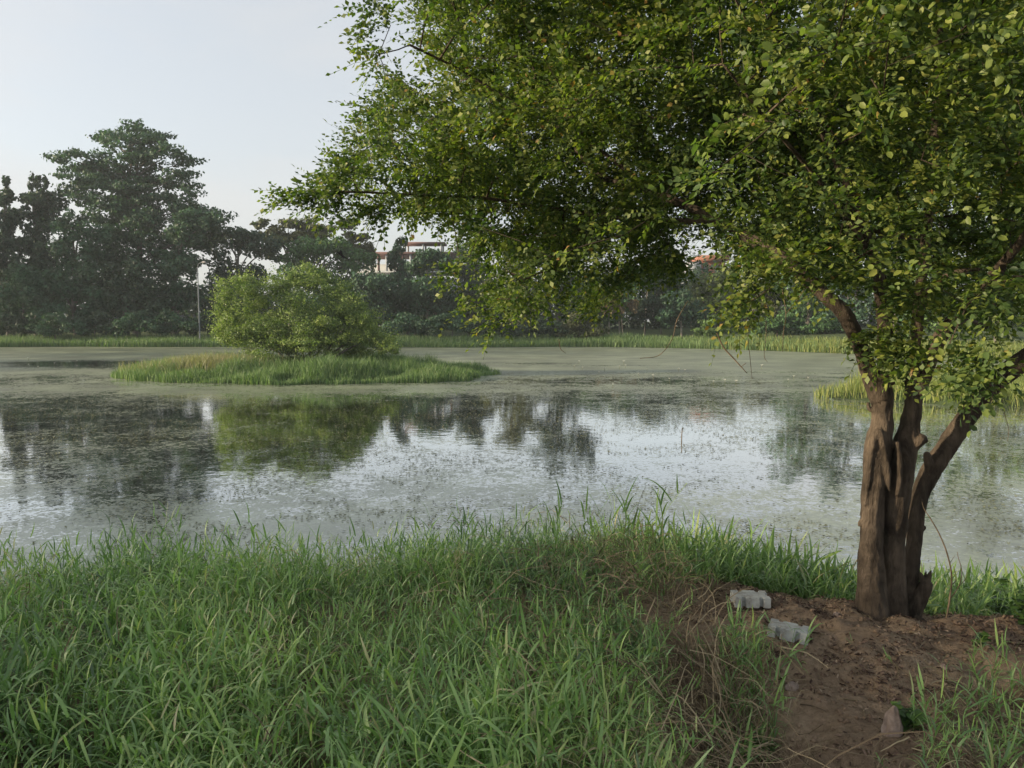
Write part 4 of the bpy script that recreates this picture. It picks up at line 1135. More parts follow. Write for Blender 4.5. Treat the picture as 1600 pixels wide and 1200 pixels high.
# leaf sprays
LEAF_V = np.array([(0, 0, 0), (-0.29, 0.28, 0.07), (-0.28, 0.68, 0.06), (0, 1.0, -0.06), (0.28, 0.68, 0.06), (0.29, 0.28, 0.07)]); LEAF_V[:, 2] -= 0.0
LEAF_F = np.array([(0, 3, 2, 1), (0, 5, 4, 3)])
LEAF_V2 = np.array([(0, 0, 0), (-0.33, 0.48, 0.08), (0, 1.0, -0.05), (0.33, 0.48, 0.08)]); LEAF_F2 = np.array([(0, 3, 2, 1)])
def spray(seed, n_leaf, L, LV, LF):
    r = np.random.default_rng(seed)
    pos = []; dirs = []; sc = []; roll = []
    axis_pts = []
    cx, cz = r.normal(0, 0.06), -0.25 - 0.25 * r.random()
    def ax(t): return np.array([cx * L * t * t, L * t, cz * L * t * t])
    for i in range(n_leaf):
        t = 0.12 + 0.88 * (i + 0.5 * r.random()) / n_leaf
        side = -1 if i % 2 else 1
        if i == n_leaf - 1: dv = np.array([0.1 * r.normal(), 1, -0.3])
        else: dv = np.array([side * (0.85 + 0.2 * r.random()), 0.75 * r.random() + 0.15, 0.35 * r.normal() - 0.15])
        pos.append(ax(t)); dirs.append(dv); sc.append(0.020 + 0.020 * r.random()); roll.append(r.normal(0, 0.55))
    M = rot_to(np.array(dirs), np.array(roll))
    v, f = instance(LV, LF, M, np.array(pos), np.array(sc))
    rn = np.repeat(np.clip(r.normal(0.5, 0.16, n_leaf), 0, 1), len(LF))
    axp = np.array([ax(t) for t in (0, 0.5, 1.0)]); w = 0.0011
    sv = np.concatenate([axp + (w, 0, 0), axp - (w, 0, 0)]); sf = np.array([(0, 1, 4, 3), (1, 2, 5, 4)])
    f = np.concatenate([f, sf + len(v)]); v = np.concatenate([v, sv]); rn = np.concatenate([rn, [0.05, 0.05]])
    return v, f, rn
SPR = [spray(900 + i, 9 + i % 6, 0.17 + 0.012 * (i % 8), LEAF_V, LEAF_F) for i in range(12)]
SPR += [spray(940 + i, 9 + i % 6, 0.17 + 0.012 * (i % 8), LEAF_V2, LEAF_F2) for i in range(12)]
cen = NP_[[c[0] for c in cnode]]
pa = NP_[par[[c[0] for c in cnode]]]
bd = cen - pa; bd /= np.linalg.norm(bd, axis=1)[:, None] + 1e-9
cpx, cpy = proj(cen)
vis = (cpx > -120) & (cpx < 1720) & (cpy > -120)
V = []; Fc = []; Rn = []; base = 0; singles = []
clump = fbm(cen[:, 0] + 0.5 * cen[:, 1], cen[:, 2] * 1.9 + 0.35 * cen[:, 1] - 0.25 * cen[:, 0], 0.75, 2)
for rep in range(11):
    keep = np.ones(len(cen), bool) if rep < 2 else vis
    if rep >= 7: keep = keep & (clump > 0.03)
    c = cen[keep]; b_ = bd[keep]; m = len(c)
    back = r.random(m)[:, None] * 0.10
    out = c - C0; out[:, 2] *= 0.35; out /= np.linalg.norm(out, axis=1)[:, None] + 1e-9
    dv = 0.55 * b_ + 0.55 * out + 0.75 * r.normal(size=(m, 3)) * (1, 1, 0.55) + (0, 0, 0.05)
    origin = c - b_ * back + 0.02 * r.normal(size=(m, 3))
    which = r.integers(0, 12, m) + 12 * (c[:, 1] > 3.5)
    tintc = 0.20 * fbm(c[:, 0] * 1.0 + c[:, 1], c[:, 2], 0.5, 2)
    for ti, (tv, tf, tr) in enumerate(SPR):
        mm = which == ti
        if not mm.any(): continue
        M = rot_to(dv[mm], r.normal(0, 0.5, mm.sum()))
        v, f = instance(tv, tf, M, origin[mm], 0.85 + 0.4 * r.random(mm.sum()))
        V.append(v); Fc.append(f + base); base += len(v)
        rr = np.tile(tr, mm.sum()) + np.repeat(tintc[mm] + r.normal(0, 0.08, mm.sum()), len(tf))
        rr[np.tile(tr, mm.sum()) == 0.05] = 0.02
        Rn.append(np.clip(rr, 0, 1))
V = np.concatenate(V); Fc = np.concatenate(Fc); Rn = np.concatenate(Rn)
# the leaves nearest the camera, seen largest, become single leaf objects
fc = V[Fc].mean(1); fpx, fpy = proj(fc)
cand = np.where((fc[:, 1] < 3.8) & (fpx > 20) & (fpx < 1580) & (fpy > 20) & (fpy < 600) & (Rn > 0.03))[0]
cand = cand[np.argsort(fc[cand, 1])]
first = {}
for q in cand:
    key = Fc[q].min()
    if key not in first: first[key] = q
    if len(first) >= 290: break
leafverts = np.array(sorted(first))
drop = np.isin(Fc.min(1), leafverts)
leafmesh = None
LM = mesh_np('leaf', LEAF_V, [LEAF_F], [M_LEAF], False, {'rnd': np.array([0.6, 0.6])})
LM2 = mesh_np('leaf', LEAF_V, [LEAF_F], [M_LEAF], False, {'rnd': np.array([0.42, 0.42])})
from mathutils import Matrix
for li, b0 in enumerate(leafverts):
    q = V[b0:b0 + 6]
    o_ = q[0]; yv = q[3] + (0, 0, 0) - q[0]
    xv = q[5] - q[1]
    s_ = np.linalg.norm(yv) / np.linalg.norm((0, 1.0, -0.06))
    y_ = yv / np.linalg.norm(yv); x_ = xv / np.linalg.norm(xv); z_ = np.cross(x_, y_); z_ /= np.linalg.norm(z_); x_ = np.cross(y_, z_)
    lf = link('leaf', LM if li % 2 else LM2, TREE)
    m4 = Matrix([[x_[0] * s_, y_[0] * s_, z_[0] * s_, o_[0] - tbase[0]], [x_[1] * s_, y_[1] * s_, z_[1] * s_, o_[1] - tbase[1]], [x_[2] * s_, y_[2] * s_, z_[2] * s_, o_[2] - tbase[2]], [0, 0, 0, 1]])
    lf.matrix_local = m4
me = mesh_np('crown', V - tbase, [Fc[~drop]], [M_LEAF], False, {'rnd': Rn[~drop]})
link('crown', me, TREE, kind='stuff')
NLEAF = len(Fc) // 2

# hanging twigs and air roots under the crown
def dangle(name, rows, label=None, m=M_TWIG):
    g = Geo()
    for rw in rows:
        sp = smooth_path(np.array([[*P(a, b_, yd), 0.5 * w * yd / F] for a, b_, yd, w in rw]), 5)
        add_tube(g, sp[:, :3], sp[:, 3], 5)
    o = link(name, g.mesh(name, [m], tbase, True), TREE)
    if label: o['label'] = label
dangle('hanging_twig', [[(1120, 520, 3.9, 2.5), (1130, 542, 3.9, 2.5), (1148, 562, 3.9, 2.2), (1167, 583, 3.9, 1.2)], [(1158, 573, 3.9, 1.2), (1166, 567, 3.9, 0.8)]], 'dark straight hanging twig with a small fork at its tip')
dangle('hanging_twig', [[(1075, 470, 4.3, 1.2), (1058, 500, 4.3, 1.2), (1050, 530, 4.3, 1.2), (1030, 555, 4.3, 1.1), (1000, 560, 4.3, 0.9)]], 'long thin twig curving to the left over the water')
dangle('hanging_twig', [[(1165, 480, 4.2, 1.0), (1170, 540, 4.2, 1.0), (1172, 560, 4.2, 1.0), (1175, 592, 4.2, 0.7)]])
dangle('hanging_twig', [[(1196, 470, 4.2, 0.9), (1197, 520, 4.2, 0.9), (1194, 555, 4.2, 0.9), (1199, 566, 4.2, 0.6)]])
dangle('hanging_twig', [[(1222, 450, 4.2, 1.4), (1228, 490, 4.2, 1.4), (1224, 520, 4.2, 1.2), (1223, 550, 4.2, 0.8)], [(1262, 445, 4.2, 2.0), (1245, 470, 4.2, 1.6), (1228, 490, 4.2, 1.4)]])
dangle('hanging_twig', [[(1565, 600, 4.1, 1.0), (1568, 640, 4.1, 1.0), (1576, 670, 4.1, 0.8), (1574, 690, 4.1, 0.5)]])
dangle('hanging_twig', [[(873, 530, 4.5, 1.0), (876, 545, 4.5, 1.0), (884, 552, 4.5, 0.7)]])
dangle('hanging_twig', [[(1358, 545, 4.0, 1.2), (1360, 580, 4.0, 1.0), (1358, 612, 4.0, 0.6)]])

# ------------------------------------------------------------------ dry sapling right of the trunk
def sapling():
    b0 = ground_at(1478, 968)
    t = thing('dry_sapling', b0, 'thin leafless dry sapling arching up to the right of the tree trunk', 'sapling')
    yd = b0[1]
    ch = [[(1478, 972, 3), (1484, 935, 3), (1487, 900, 2.6), (1480, 865, 2.4), (1468, 835, 2.1), (1455, 812, 1.8), (1444, 795, 1.3), (1440, 780, 1)],
          [(1485, 935, 2), (1497, 918, 1.6), (1503, 895, 1.4), (1497, 870, 1.1), (1496, 862, 0.8)],
          [(1486, 915, 1.5), (1494, 905, 1.2), (1490, 885, 0.8)],
          [(1497, 918, 1.1), (1508, 905, 0.9), (1512, 893, 0.6)],
          [(1484, 880, 1.0), (1492, 868, 0.6)]]
    for rw in ch:
        g = Geo(); sp = smooth_path(np.array([[*P(a, b_, yd), 0.5 * w * yd / F] for a, b_, w in rw]), 5)
        add_tube(g, sp[:, :3], sp[:, 3], 5)
        link('stem' if rw is ch[0] else 'twig', g.mesh('stem', [M_TWIG], b0, True), t)
sapling()

# ------------------------------------------------------------------ leafy weed plants at the right edge behind the soil
M_WEEDLEAF = leaf_mat('weed leaf', [(0.0, (0.03, 0.06, 0.02)), (0.5, (0.06, 0.12, 0.03)), (1.0, (0.11, 0.18, 0.045))], 0.45, 0.25, 0.4, 2, 0.15)
def weed_plant(px_, py_, h, seed, label, n=70):
    b0 = ground_at(px_, py_); r = np.random.default_rng(seed)
    t = thing('weed_plant', b0, label, 'weed', 'leafy weeds on the near bank')
    g = Geo(); pos = []; dirs = []
    for s_ in range(6):
        a = r.random() * 6.28; tip = np.array([math.cos(a) * h * 0.5 * r.random(), math.sin(a) * h * 0.5 * r.random(), h * (0.6 + 0.4 * r.random())])
        pth = smooth_path(np.array([[0, 0, 0], tip * (0.4, 0.4, 0.5), tip]), 4); add_tube(g, pth, np.linspace(0.0025, 0.001, len(pth)), 4)
        for k in range(n // 6):
            tt = 0.2 + 0.8 * r.random(); q = pth[int(tt * (len(pth) - 1))]; pos.append(q + 0.01 * r.normal(size=3)); dirs.append(r.normal(size=3) * (1, 1, 0.4) + (0, 0, 0.15))
    link('stems', g.mesh('stems', [M_WEEDLEAF], (0, 0, 0), True), t)
    pos = np.array(pos); m = len(pos)
    v, f = instance(LEAF_V, LEAF_F, rot_to(np.array(dirs), r.normal(0, 0.4, m)), pos, 0.03 + 0.03 * r.random(m))
    link('leaves', mesh_np('leaves', v, [f], [M_WEEDLEAF], False, {'rnd': np.repeat(r.random(m), 2)}), t, kind='stuff')
weed_plant(1592, 985, 0.36, 1, 'leafy green weed at the right edge behind the bare soil', 150)
weed_plant(1560, 970, 0.22, 2, 'smaller leafy weed left of the one at the right edge', 90)
weed_plant(1530, 1012, 0.08, 3, 'tiny green weed seedling on the bare soil right of the tree', 26)
weed_plant(1418, 1142, 0.10, 4, 'low dark green weed creeping beside the pointed rock', 60)
weed_plant(1190, 1180, 0.12, 5, 'low broad leafed weed below the dead grass tangle', 40)

# ------------------------------------------------------------------ paving blocks
M_CONC, nt, b = mat('concrete paver', (0.36, 0.38, 0.37), 0.9, 0.2)
geo = nt.nodes.new('ShaderNodeTexCoord')
n1 = noise_node(nt, 14, 6, geo.outputs['Object'], 0.7); n2 = noise_node(nt, 120, 3, geo.outputs['Object'], 0.7)
r1 = ramp(nt, [(0.3, (0.20, 0.175, 0.145)), (0.5, (0.36, 0.37, 0.35)), (0.75, (0.46, 0.48, 0.47))], n1.outputs['Fac'])
nt.links.new(r1.outputs[0], b.inputs['Base Color']); bump(nt, b, n2.outputs['Fac'], 0.6, 0.004)
def paver(px_, py_, rz, tilt, label, s=1.0):
    import bmesh
    p = ground_at(px_, py_)
    L, W, H = 0.215 * s, 0.125 * s, 0.052 * s
    # zigzag outline of an interlocking block: two notches per long side, one per short side
    n_ = 0.011; out = []
    xs = [-0.5, -0.30, -0.295, -0.19, -0.185, 0.185, 0.19, 0.295, 0.30, 0.5]
    off = [1, 1, 0, 0, 1, 1, 0, 0, 1, 1]
    for x_, o_ in zip(xs, off): out.append((x_ * L, -W / 2 - (n_ if o_ else -n_ * 1.3)))
    out += [(L / 2, -W * 0.22), (L / 2 - 0.014, -W * 0.14), (L / 2 - 0.014, W * 0.14), (L / 2, W * 0.22)]
    for x_, o_ in zip(xs[::-1], off[::-1]): out.append((x_ * L, W / 2 + (n_ if o_ else -n_ * 1.3)))
    out += [(-L / 2, W * 0.22), (-L / 2 + 0.014, W * 0.14), (-L / 2 + 0.014, -W * 0.14), (-L / 2, -W * 0.22)]
    bm = bmesh.new()
    vs = [bm.verts.new((x_, y_, -H * 0.35)) for x_, y_ in out]
    f_ = bm.faces.new(vs)
    ex = bmesh.ops.extrude_face_region(bm, geom=[f_])
    bmesh.ops.translate(bm, verts=[e for e in ex['geom'] if isinstance(e, bmesh.types.BMVert)], vec=(0, 0, H * 1.2))
    bmesh.ops.recalc_face_normals(bm, faces=bm.faces)
    edges = [e for e in bm.edges if e.calc_face_angle(0) > 0.3]
    bmesh.ops.bevel(bm, geom=edges, offset=0.0022, segments=2, affect='EDGES')
    rr = random.Random(px_)
    for v_ in bm.verts:
        q = mnoise.noise_vector(v_.co * 25) * 0.0007; v_.co += q
    me = bpy.data.meshes.new('paving_block'); bm.to_mesh(me); bm.free(); me.materials.append(M_CONC)
    o = link('paving_block', me, None, (p[0], p[1], p[2] + 0.032), label=label, category='paving block', group='concrete paving blocks lying on the soil')
    o.rotation_euler = (tilt[0], tilt[1], rz)
paver(1172, 948, R(-4), (R(-1), R(0), 0), 'upper grey concrete paving block lying level near the grass edge', 0.9)
paver(1232, 1000, R(-26), (R(-4), R(4), 0), 'lower grey concrete paving block lying skewed nearer the path', 0.9)

# ------------------------------------------------------------------ stones
M_STONE, nt, b = mat('stone', (0.2, 0.15, 0.13), 0.9, 0.2)
tcn = nt.nodes.new('ShaderNodeTexCoord'); n1 = noise_node(nt, 18, 6, tcn.outputs['Object'], 0.7)
r1 = ramp(nt, [(0.3, (0.13, 0.095, 0.075)), (0.55, (0.25, 0.195, 0.165)), (0.75, (0.35, 0.30, 0.265))], n1.outputs['Fac'])
nt.links.new(r1.outputs[0], b.inputs['Base Color']); bump(nt, b, n1.outputs['Fac'], 0.5, 0.008)
def stone(px_, py_, sx, sy, sz, seed, label, point=0.0, sink=0.3):
    import bmesh
    p = ground_at(px_, py_)
    bm = bmesh.new(); bmesh.ops.create_icosphere(bm, subdivisions=4, radius=1.0)
    off = Vector((seed * 3.1, seed * 1.7, 0.3))
    rr = random.Random(seed)
    planes = [(Vector((rr.gauss(0, 1), rr.gauss(0, 1), rr.gauss(0.2, 0.8))).normalized(), 0.50 + 0.30 * rr.random()) for _ in range(11)]
    if point: planes = [q for q in planes if q[0].z < 0.45]
    for v_ in bm.verts:
        c = v_.co.copy()
        for nn_, d_ in planes:
            e = c.dot(nn_)
            if e > d_: c -= nn_ * (e - d_) * 0.88
        if point: 
            k_ = max(0, c.z); c.x *= 1 - point * k_; c.y *= 1 - point * k_; c.z *= 1.15
        c += mnoise.noise_vector(v_.co * 2.2 + off) * 0.09 + mnoise.noise_vector(v_.co * 7 + off) * 0.02
        v_.co = Vector((c.x * sx, c.y * sy, c.z * sz))
    me = bpy.data.meshes.new('stone'); bm.to_mesh(me); bm.free(); me.materials.append(M_STONE)
    for q in me.polygons: q.use_smooth = True
    o = link('stone', me, None, (p[0], p[1], p[2] + sz * (1 - 2 * sink) * 0.5), label=label, category='stone', group='stones lying on the soil')
    o.rotation_euler = (0, 0, seed * 1.3)
stone(1236, 1078, 0.045, 0.035, 0.030, 3, 'small flat reddish grey stone beside the path left of the tree')
stone(1396, 1148, 0.065, 0.05, 0.085, 5, 'pointed reddish rock half buried in the soil near the bottom right', 0.60, 0.22)
stone(1308, 962, 0.028, 0.024, 0.018, 7, 'small dark stone left of the tree trunk foot')
stone(1232, 962, 0.028, 0.024, 0.02, 8, 'small brown clod right of the upper paving block')
stone(1262, 1094, 0.085, 0.045, 0.020, 9, 'flat half buried slab of stone below the small reddish stone')
stone(1475, 1043, 0.026, 0.02, 0.012, 11, 'small pale stone on the bare soil right below the trunk')
stone(1030, 969, 0.012, 0.012, 0.01, 12, 'pebble left of the upper paving block near the grass')
for i in range(40):
    a_ = rng.random(); px_ = 1120 + 460 * rng.random(); py_ = 950 + 230 * rng.random()
    g_ = ground_at(px_, py_)
    if not in_poly(np.array([g_[0]]), np.array([g_[1]]), SOIL)[0]: continue
# clods as ground cover
n = 9000
xx = 0.7 + 3.0 * rng.random(n); yy = 2.2 + 3.0 * rng.random(n)
k = in_poly(xx, yy, SOIL); xx, yy = xx[k], yy[k]; n = len(xx)
tv = np.array([(1, 0, 0), (-1, 0, 0), (0, 1, 0), (0, -1, 0), (0.1, 0.1, 0.8), (0, 0, -0.8)]) * 1.0
tf = np.array([(0, 2, 4), (2, 1, 4), (1, 3, 4), (3, 0, 4), (2, 0, 5), (1, 2, 5), (3, 1, 5), (0, 3, 5)])
M = rot_to(rng.normal(size=(n, 3)) * (1, 1, 0.3), rng.normal(0, 0.4, n))
v, f = instance(tv, tf, M, np.stack([xx, yy, gz(xx, yy)], 1), 0.003 + 0.016 * rng.random(n) ** 4)
v += 0.0015 * rng.normal(size=v.shape)
link('soil_clods', mesh_np('soil_clods', v, [f], [M_SOIL], True, {'weedy': np.zeros(len(v))}), kind='stuff', label='crumbs and clods of brown soil on the bare ground')

# single twigs that can be told apart on the soil
tw = [
    ([(1392, 1020), (1386, 1030), (1398, 1040), (1404, 1052), (1400, 1058)], 2.2, 'curled pale twig on the bare soil below the trunk'),
    ([(1288, 982), (1298, 990), (1308, 998)], 2.0, 'short straight pale twig right of the lower paving block'),
    ([(1274, 992), (1282, 998), (1288, 1001)], 2.4, 'stubby pale stick beside the lower paving block corner'),
    ([(1460, 968), (1468, 975), (1468, 985), (1461, 993)], 1.8, 'pale hooked root right of the tree foot'),
    ([(1318, 1092), (1330, 1091), (1342, 1089)], 2.2, 'short pale stick in the middle of the path'),
    ([(1350, 1096), (1351, 1108), (1351, 1116)], 1.8, 'thin pale stick lying toward the pointed rock'),
    ([(1375, 1085), (1395, 1084), (1415, 1090), (1440, 1097)], 1.8, 'long pale twig above the pointed rock'),
    ([(1346, 1173), (1366, 1182), (1390, 1192), (1420, 1196)], 2.6, 'long bent pale stick at the bottom edge'),
    ([(1475, 1082), (1478, 1090), (1472, 1097)], 2.6, 'short pale splinter right of the pointed rock'),
    ([(1250, 1085), (1256, 1072), (1266, 1067)], 1.6, 'thin curved twig arching beside the flat stone'),
    ([(1100, 935), (1112, 925), (1135, 935), (1150, 938)], 2.2, 'dry bent grass stalks left of the upper paving block'),
    ([(1500, 986), (1515, 972), (1545, 967), (1555, 966)], 2.4, 'dark curved twig at the grass edge right of the trunk'),
    ([(1318, 1178), (1330, 1178), (1360, 1177)], 1.6, 'straight brown stalk near the bottom edge'),
    ([(1250, 1115), (1270, 1117), (1290, 1119)], 1.6, 'thin reddish stalk across the path below the flat stone'),
]
for pts_, w_, lb in tw:
    q = np.array([ground_at(a, b_) for a, b_ in pts_]); o0 = q[0].copy()
    q[:, 2] = gz(q[:, 0], q[:, 1]) + 0.005
    rr = np.full(len(q), 0.5 * w_ * q[0][1] / F)
    sp = smooth_path(np.column_stack([q, rr * np.linspace(1.1, 0.6, len(q))]), 4)
    g = Geo(); add_tube(g, sp[:, :3] - o0, sp[:, 3], 6)
    dark = 'dark' in lb or 'brown' in lb or 'reddish' in lb
    link('twig', g.mesh('twig', [M_TWIG if dark else M_STRAW], (0, 0, 0), True), None, o0, label=lb, category='twig', group='twigs lying on the soil')

# ------------------------------------------------------------------ lamp post on the far bank
M_POLE, _, _b = mat('galvanised pole', (0.17, 0.19, 0.205), 0.7, 0.2)
M_LAMPG, _, _b = mat('lamp glass', (0.16, 0.16, 0.16), 0.5, 0.3)
def lathe(g, p0, prof, sides=12):
    pts = np.array([[p0[0], p0[1], p0[2] + z_] for z_, _ in prof]); add_tube(g, pts, np.array([q for _, q in prof]), sides)
lb0 = foot(312, 83.0)
lp = thing('lamp_post', lb0, 'thin pale grey lamp post on the far bank left of the island bush', 'lamp post')
H_ = float(P(312, 418, 83.0)[2] - lb0[2])
g = Geo(); lathe(g, (0, 0, 0), [(0, 0.085), (0.4, 0.08), (H_ * 0.5, 0.065), (H_, 0.045)]); link('pole', g.mesh('pole', [M_POLE], (0, 0, 0), True), lp)
g = Geo(); lathe(g, (0, 0, -0.05), [(0, 0.2), (0.12, 0.2)]); link('base_plate', g.mesh('base_plate', [M_POLE], (0, 0, 0)), lp)
g = Geo(); add_tube(g, smooth_path(np.array([[0, 0, H_ - 0.1], [0.15, -0.1, H_ + 0.35], [0.7, -0.5, H_ + 0.5]]), 4), np.full(9, 0.035), 6); link('arm', g.mesh('arm', [M_POLE], (0, 0, 0), True), lp)
g = Geo(); add_tube(g, np.array([[0.65, -0.46, H_ + 0.5], [0.8, -0.56, H_ + 0.52], [1.1, -0.8, H_ + 0.5], [1.3, -0.95, H_ + 0.48]]), np.array([0.05, 0.12, 0.14, 0.05]), 8); link('lamp_head', g.mesh('lamp_head', [M_LAMPG], (0, 0, 0), True), lp)

# ------------------------------------------------------------------ buildings
def wallmat(name, c, rough=0.85, sc=0.8):
    m, nt, b = mat(name, c, rough, 0.2)
    tcn = nt.nodes.new('ShaderNodeTexCoord'); mp = nt.nodes.new('ShaderNodeMapping'); mp.inputs['Scale'].default_value = (1, 1, 0.25)
    nt.links.new(tcn.outputs['Object'], mp.inputs['Vector'])
    n1 = noise_node(nt, sc, 5, mp.outputs[0], 0.65)
    r1 = ramp(nt, [(0.3, tuple(k * 0.72 for k in c)), (0.6, c)], n1.outputs['Fac'])
    nt.links.new(r1.outputs[0], b.inputs['Base Color']); return m
M_WHITE = wallmat('white plaster', (0.34, 0.36, 0.38)); M_RED = wallmat('red oxide steel', (0.15, 0.09, 0.085)); M_BRICKC = wallmat('terracotta wall', (0.28, 0.13, 0.09))
M_PINKW = wallmat('orange paint', (0.36, 0.15, 0.10)); M_DARKW, _, _b = mat('window glass', (0.03, 0.035, 0.04), 0.15, 0.5)
def box(g, x0, x1, y0, y1, z0, z1):
    v = [(x, y, z) for z in (z0, z1) for y in (y0, y1) for x in (x0, x1)]
    g.add(v, [(0, 2, 3, 1), (4, 5, 7, 6), (0, 1, 5, 4), (2, 6, 7, 3), (0, 4, 6, 2), (1, 3, 7, 5)])
def building_frame():
    Yd = 128.0
    a = P(556, 500, Yd); b_ = P(742, 500, Yd); W = b_[0] - a[0]
    z0 = float(height(a[0], Yd)); zt = P(600, 394, Yd)[2] - z0
    t = thing('unfinished_building', (a[0], Yd, z0), 'white multi storey building with a red framed top floor behind the far trees', 'building')
    D = 10.0; storey = 3.1; nfl = int(zt // storey); base = zt - nfl * storey
    g = Geo(); box(g, 0, W, 0.6, D, -1, base + (nfl - 1) * storey - 1.2); link('wall', g.mesh('wall', [M_WHITE]), t)
    for k in range(nfl + 1):
        z = base + k * storey
        g = Geo(); box(g, -0.3, W + 0.3, -0.5, D + 0.3, z - 0.38 if k == nfl else z - 0.22, z); link('floor_slab', g.mesh('floor_slab', [M_RED if k >= nfl - 0 else M_WHITE]), t)
    nb = 15
    for k in range(nb + 1):
        x = W * k / nb
        g = Geo(); box(g, x - 0.16, x + 0.16, -0.3, 0.05, base + (nfl - 1) * storey + 0.001, base + nfl * storey - 0.381); link('column', g.mesh('column', [M_WHITE if k % 3 else M_RED]), t)
    g = Geo(); box(g, 0.1, W - 0.1, 5.0, 5.3, base + (nfl - 1) * storey + 0.001, base + nfl * storey - 1.6); link('parapet', g.mesh('parapet', [M_WHITE]), t)
    for fl in range(nfl - 1):
        for k in range(8):
            x = W * (k + 0.5) / 8; z = base + (fl) * storey + 0.9
            if z + 1.3 > base + (nfl - 1) * storey - 1.25: continue
            g = Geo(); box(g, x - 0.7, x + 0.7, 0.50, 0.66, z, z + 1.3); w_ = link('window', g.mesh('window', [M_DARKW]), t)
            g = Geo(); box(g, x - 0.8, x + 0.8, 0.40, 0.64, z - 0.12, z - 0.002); link('sill', g.mesh('sill', [M_WHITE]), w_)
    # open steel frame of a roof room
    xa = P(634, 500, Yd)[0] - a[0]; xb = P(690, 500, Yd)[0] - a[0]; hh = P(640, 381, Yd)[2] - z0
    for x in (xa, 0.5 * (xa + xb), xb):
        for y in (0.2, 4.0):
            g = Geo(); box(g, x - 0.14, x + 0.14, y - 0.14, y + 0.14, zt + 0.001, hh); link('roof_post', g.mesh('roof_post', [M_WHITE]), t)
    g = Geo(); box(g, xa - 0.4, xb + 0.6, -0.1, 4.4, hh + 0.001, hh + 0.3); link('roof_frame', g.mesh('roof_frame', [M_RED]), t)
building_frame()
def building_house():
    Yd = 125.0
    a = P(1072, 500, Yd); z0 = float(height(a[0], Yd)); sx = Yd / F
    t = thing('terracotta_house', (a[0], Yd, z0), 'white and terracotta orange house glimpsed between the foreground leaves', 'house')
    h = P(1100, 420, Yd)[2] - z0; h2 = P(1100, 399, Yd)[2] - z0
    W = (1132 - 1072) * sx
    g = Geo(); box(g, 0, 22 * sx, 0, 8, -1, h2 - 1.0); link('wall', g.mesh('wall', [M_WHITE]), t)
    g = Geo(); box(g, 22 * sx + 0.002, W, 0.4, 8, -1, h2 - 0.9); link('side_wall', g.mesh('side_wall', [M_PINKW]), t)
    g = Geo(); box(g, 20 * sx, W + 0.5, -0.4, 8.4, h2 - 0.85, h2); link('roof', g.mesh('roof', [M_BRICKC]), t)
    for k in range(2):
        x = 26 * sx + k * 1.9
        g = Geo(); box(g, x, x + 0.8, 0.3, 0.45, h2 - 2.6, h2 - 1.6); link('window', g.mesh('window', [M_DARKW]), t)
building_house()
# low pale wall glimpsed through the trunks on the left
a = P(110, 498, 112); z0 = float(height(a[0], 112))
t = thing('boundary_wall', (a[0], 112, z0), 'low pale boundary wall glimpsed between the trunks on the left', 'wall')
for k in range(7):
    g = Geo(); box(g, k * 2.6 + 0.15, (k + 1) * 2.6 - 0.15, 0, 0.2, -0.5, 2.0); link('wall_panel', g.mesh('wall_panel', [M_WHITE]), t)
for k in range(8):
    g = Geo(); box(g, k * 2.6 - 0.148, k * 2.6 + 0.148, -0.05, 0.25, -0.5, 2.2); link('post', g.mesh('post', [M_WHITE]), t)

# ------------------------------------------------------------------ bird
def bird():
    c = P(534, 399, 38)
    g = Geo()
    body = smooth_path(np.array([[-0.26, 0, 0.20, 0.012], [-0.20, 0, 0.155, 0.03], [-0.13, 0, 0.10, 0.042], [-0.02, 0, 0.02, 0.058], [0.1, 0, -0.07, 0.045], [0.2, 0, -0.13, 0.03], [0.30, 0, -0.18, 0.008]]), 4)
    add_tube(g, body[:, :3], body[:, 3], 10)
    def wing(sgn):
        rows = []
        for t_, chord, up in ((0, 0.14, 0), (0.3, 0.16, 0.07), (0.6, 0.13, 0.09), (0.85, 0.08, 0.05), (1.0, 0.015, 0.02)):
            rows.append((t_, chord, up))
        v = []
        for t_, ch_, up in rows:
            for s_, dz in ((-0.5, 0.0), (0.0, 0.012), (0.5, 0.0), (0.0, -0.006)):
                v.append((-0.04 + s_ * ch_ + 0.06 * t_, sgn * (0.03 + 0.36 * t_), 0.03 + up + dz - s_ * 0.06))
        f = []
        for i in range(len(rows) - 1):
            for j in range(4): f.append((i * 4 + j, i * 4 + (j + 1) % 4, i * 4 + 4 + (j + 1) % 4, i * 4 + 4 + j))
        g.add(v, f)
    wing(1); wing(-1)
    v = [(0.22, 0.015, -0.14), (0.22, -0.015, -0.14), (0.40, -0.06, -0.23), (0.40, 0.06, -0.23), (0.22, 0.015, -0.15), (0.22, -0.015, -0.15), (0.40, -0.06, -0.24), (0.40, 0.06, -0.24)]
    g.add(v, [(0, 1, 2, 3), (4, 7, 6, 5), (0, 3, 7, 4), (1, 5, 6, 2), (3, 2, 6, 7)])
    M_BIRD, _, _b = mat('black plumage', (0.004, 0.004, 0.005), 0.9, 0.1)
    o = link('bird', g.mesh('bird', [M_BIRD], (0, 0, 0), True), None, tuple(c), label='black bird flying above the island bush', category='bird')
    o.rotation_euler = (R(35), 0, R(20)); o.scale = (0.95,) * 3
bird()

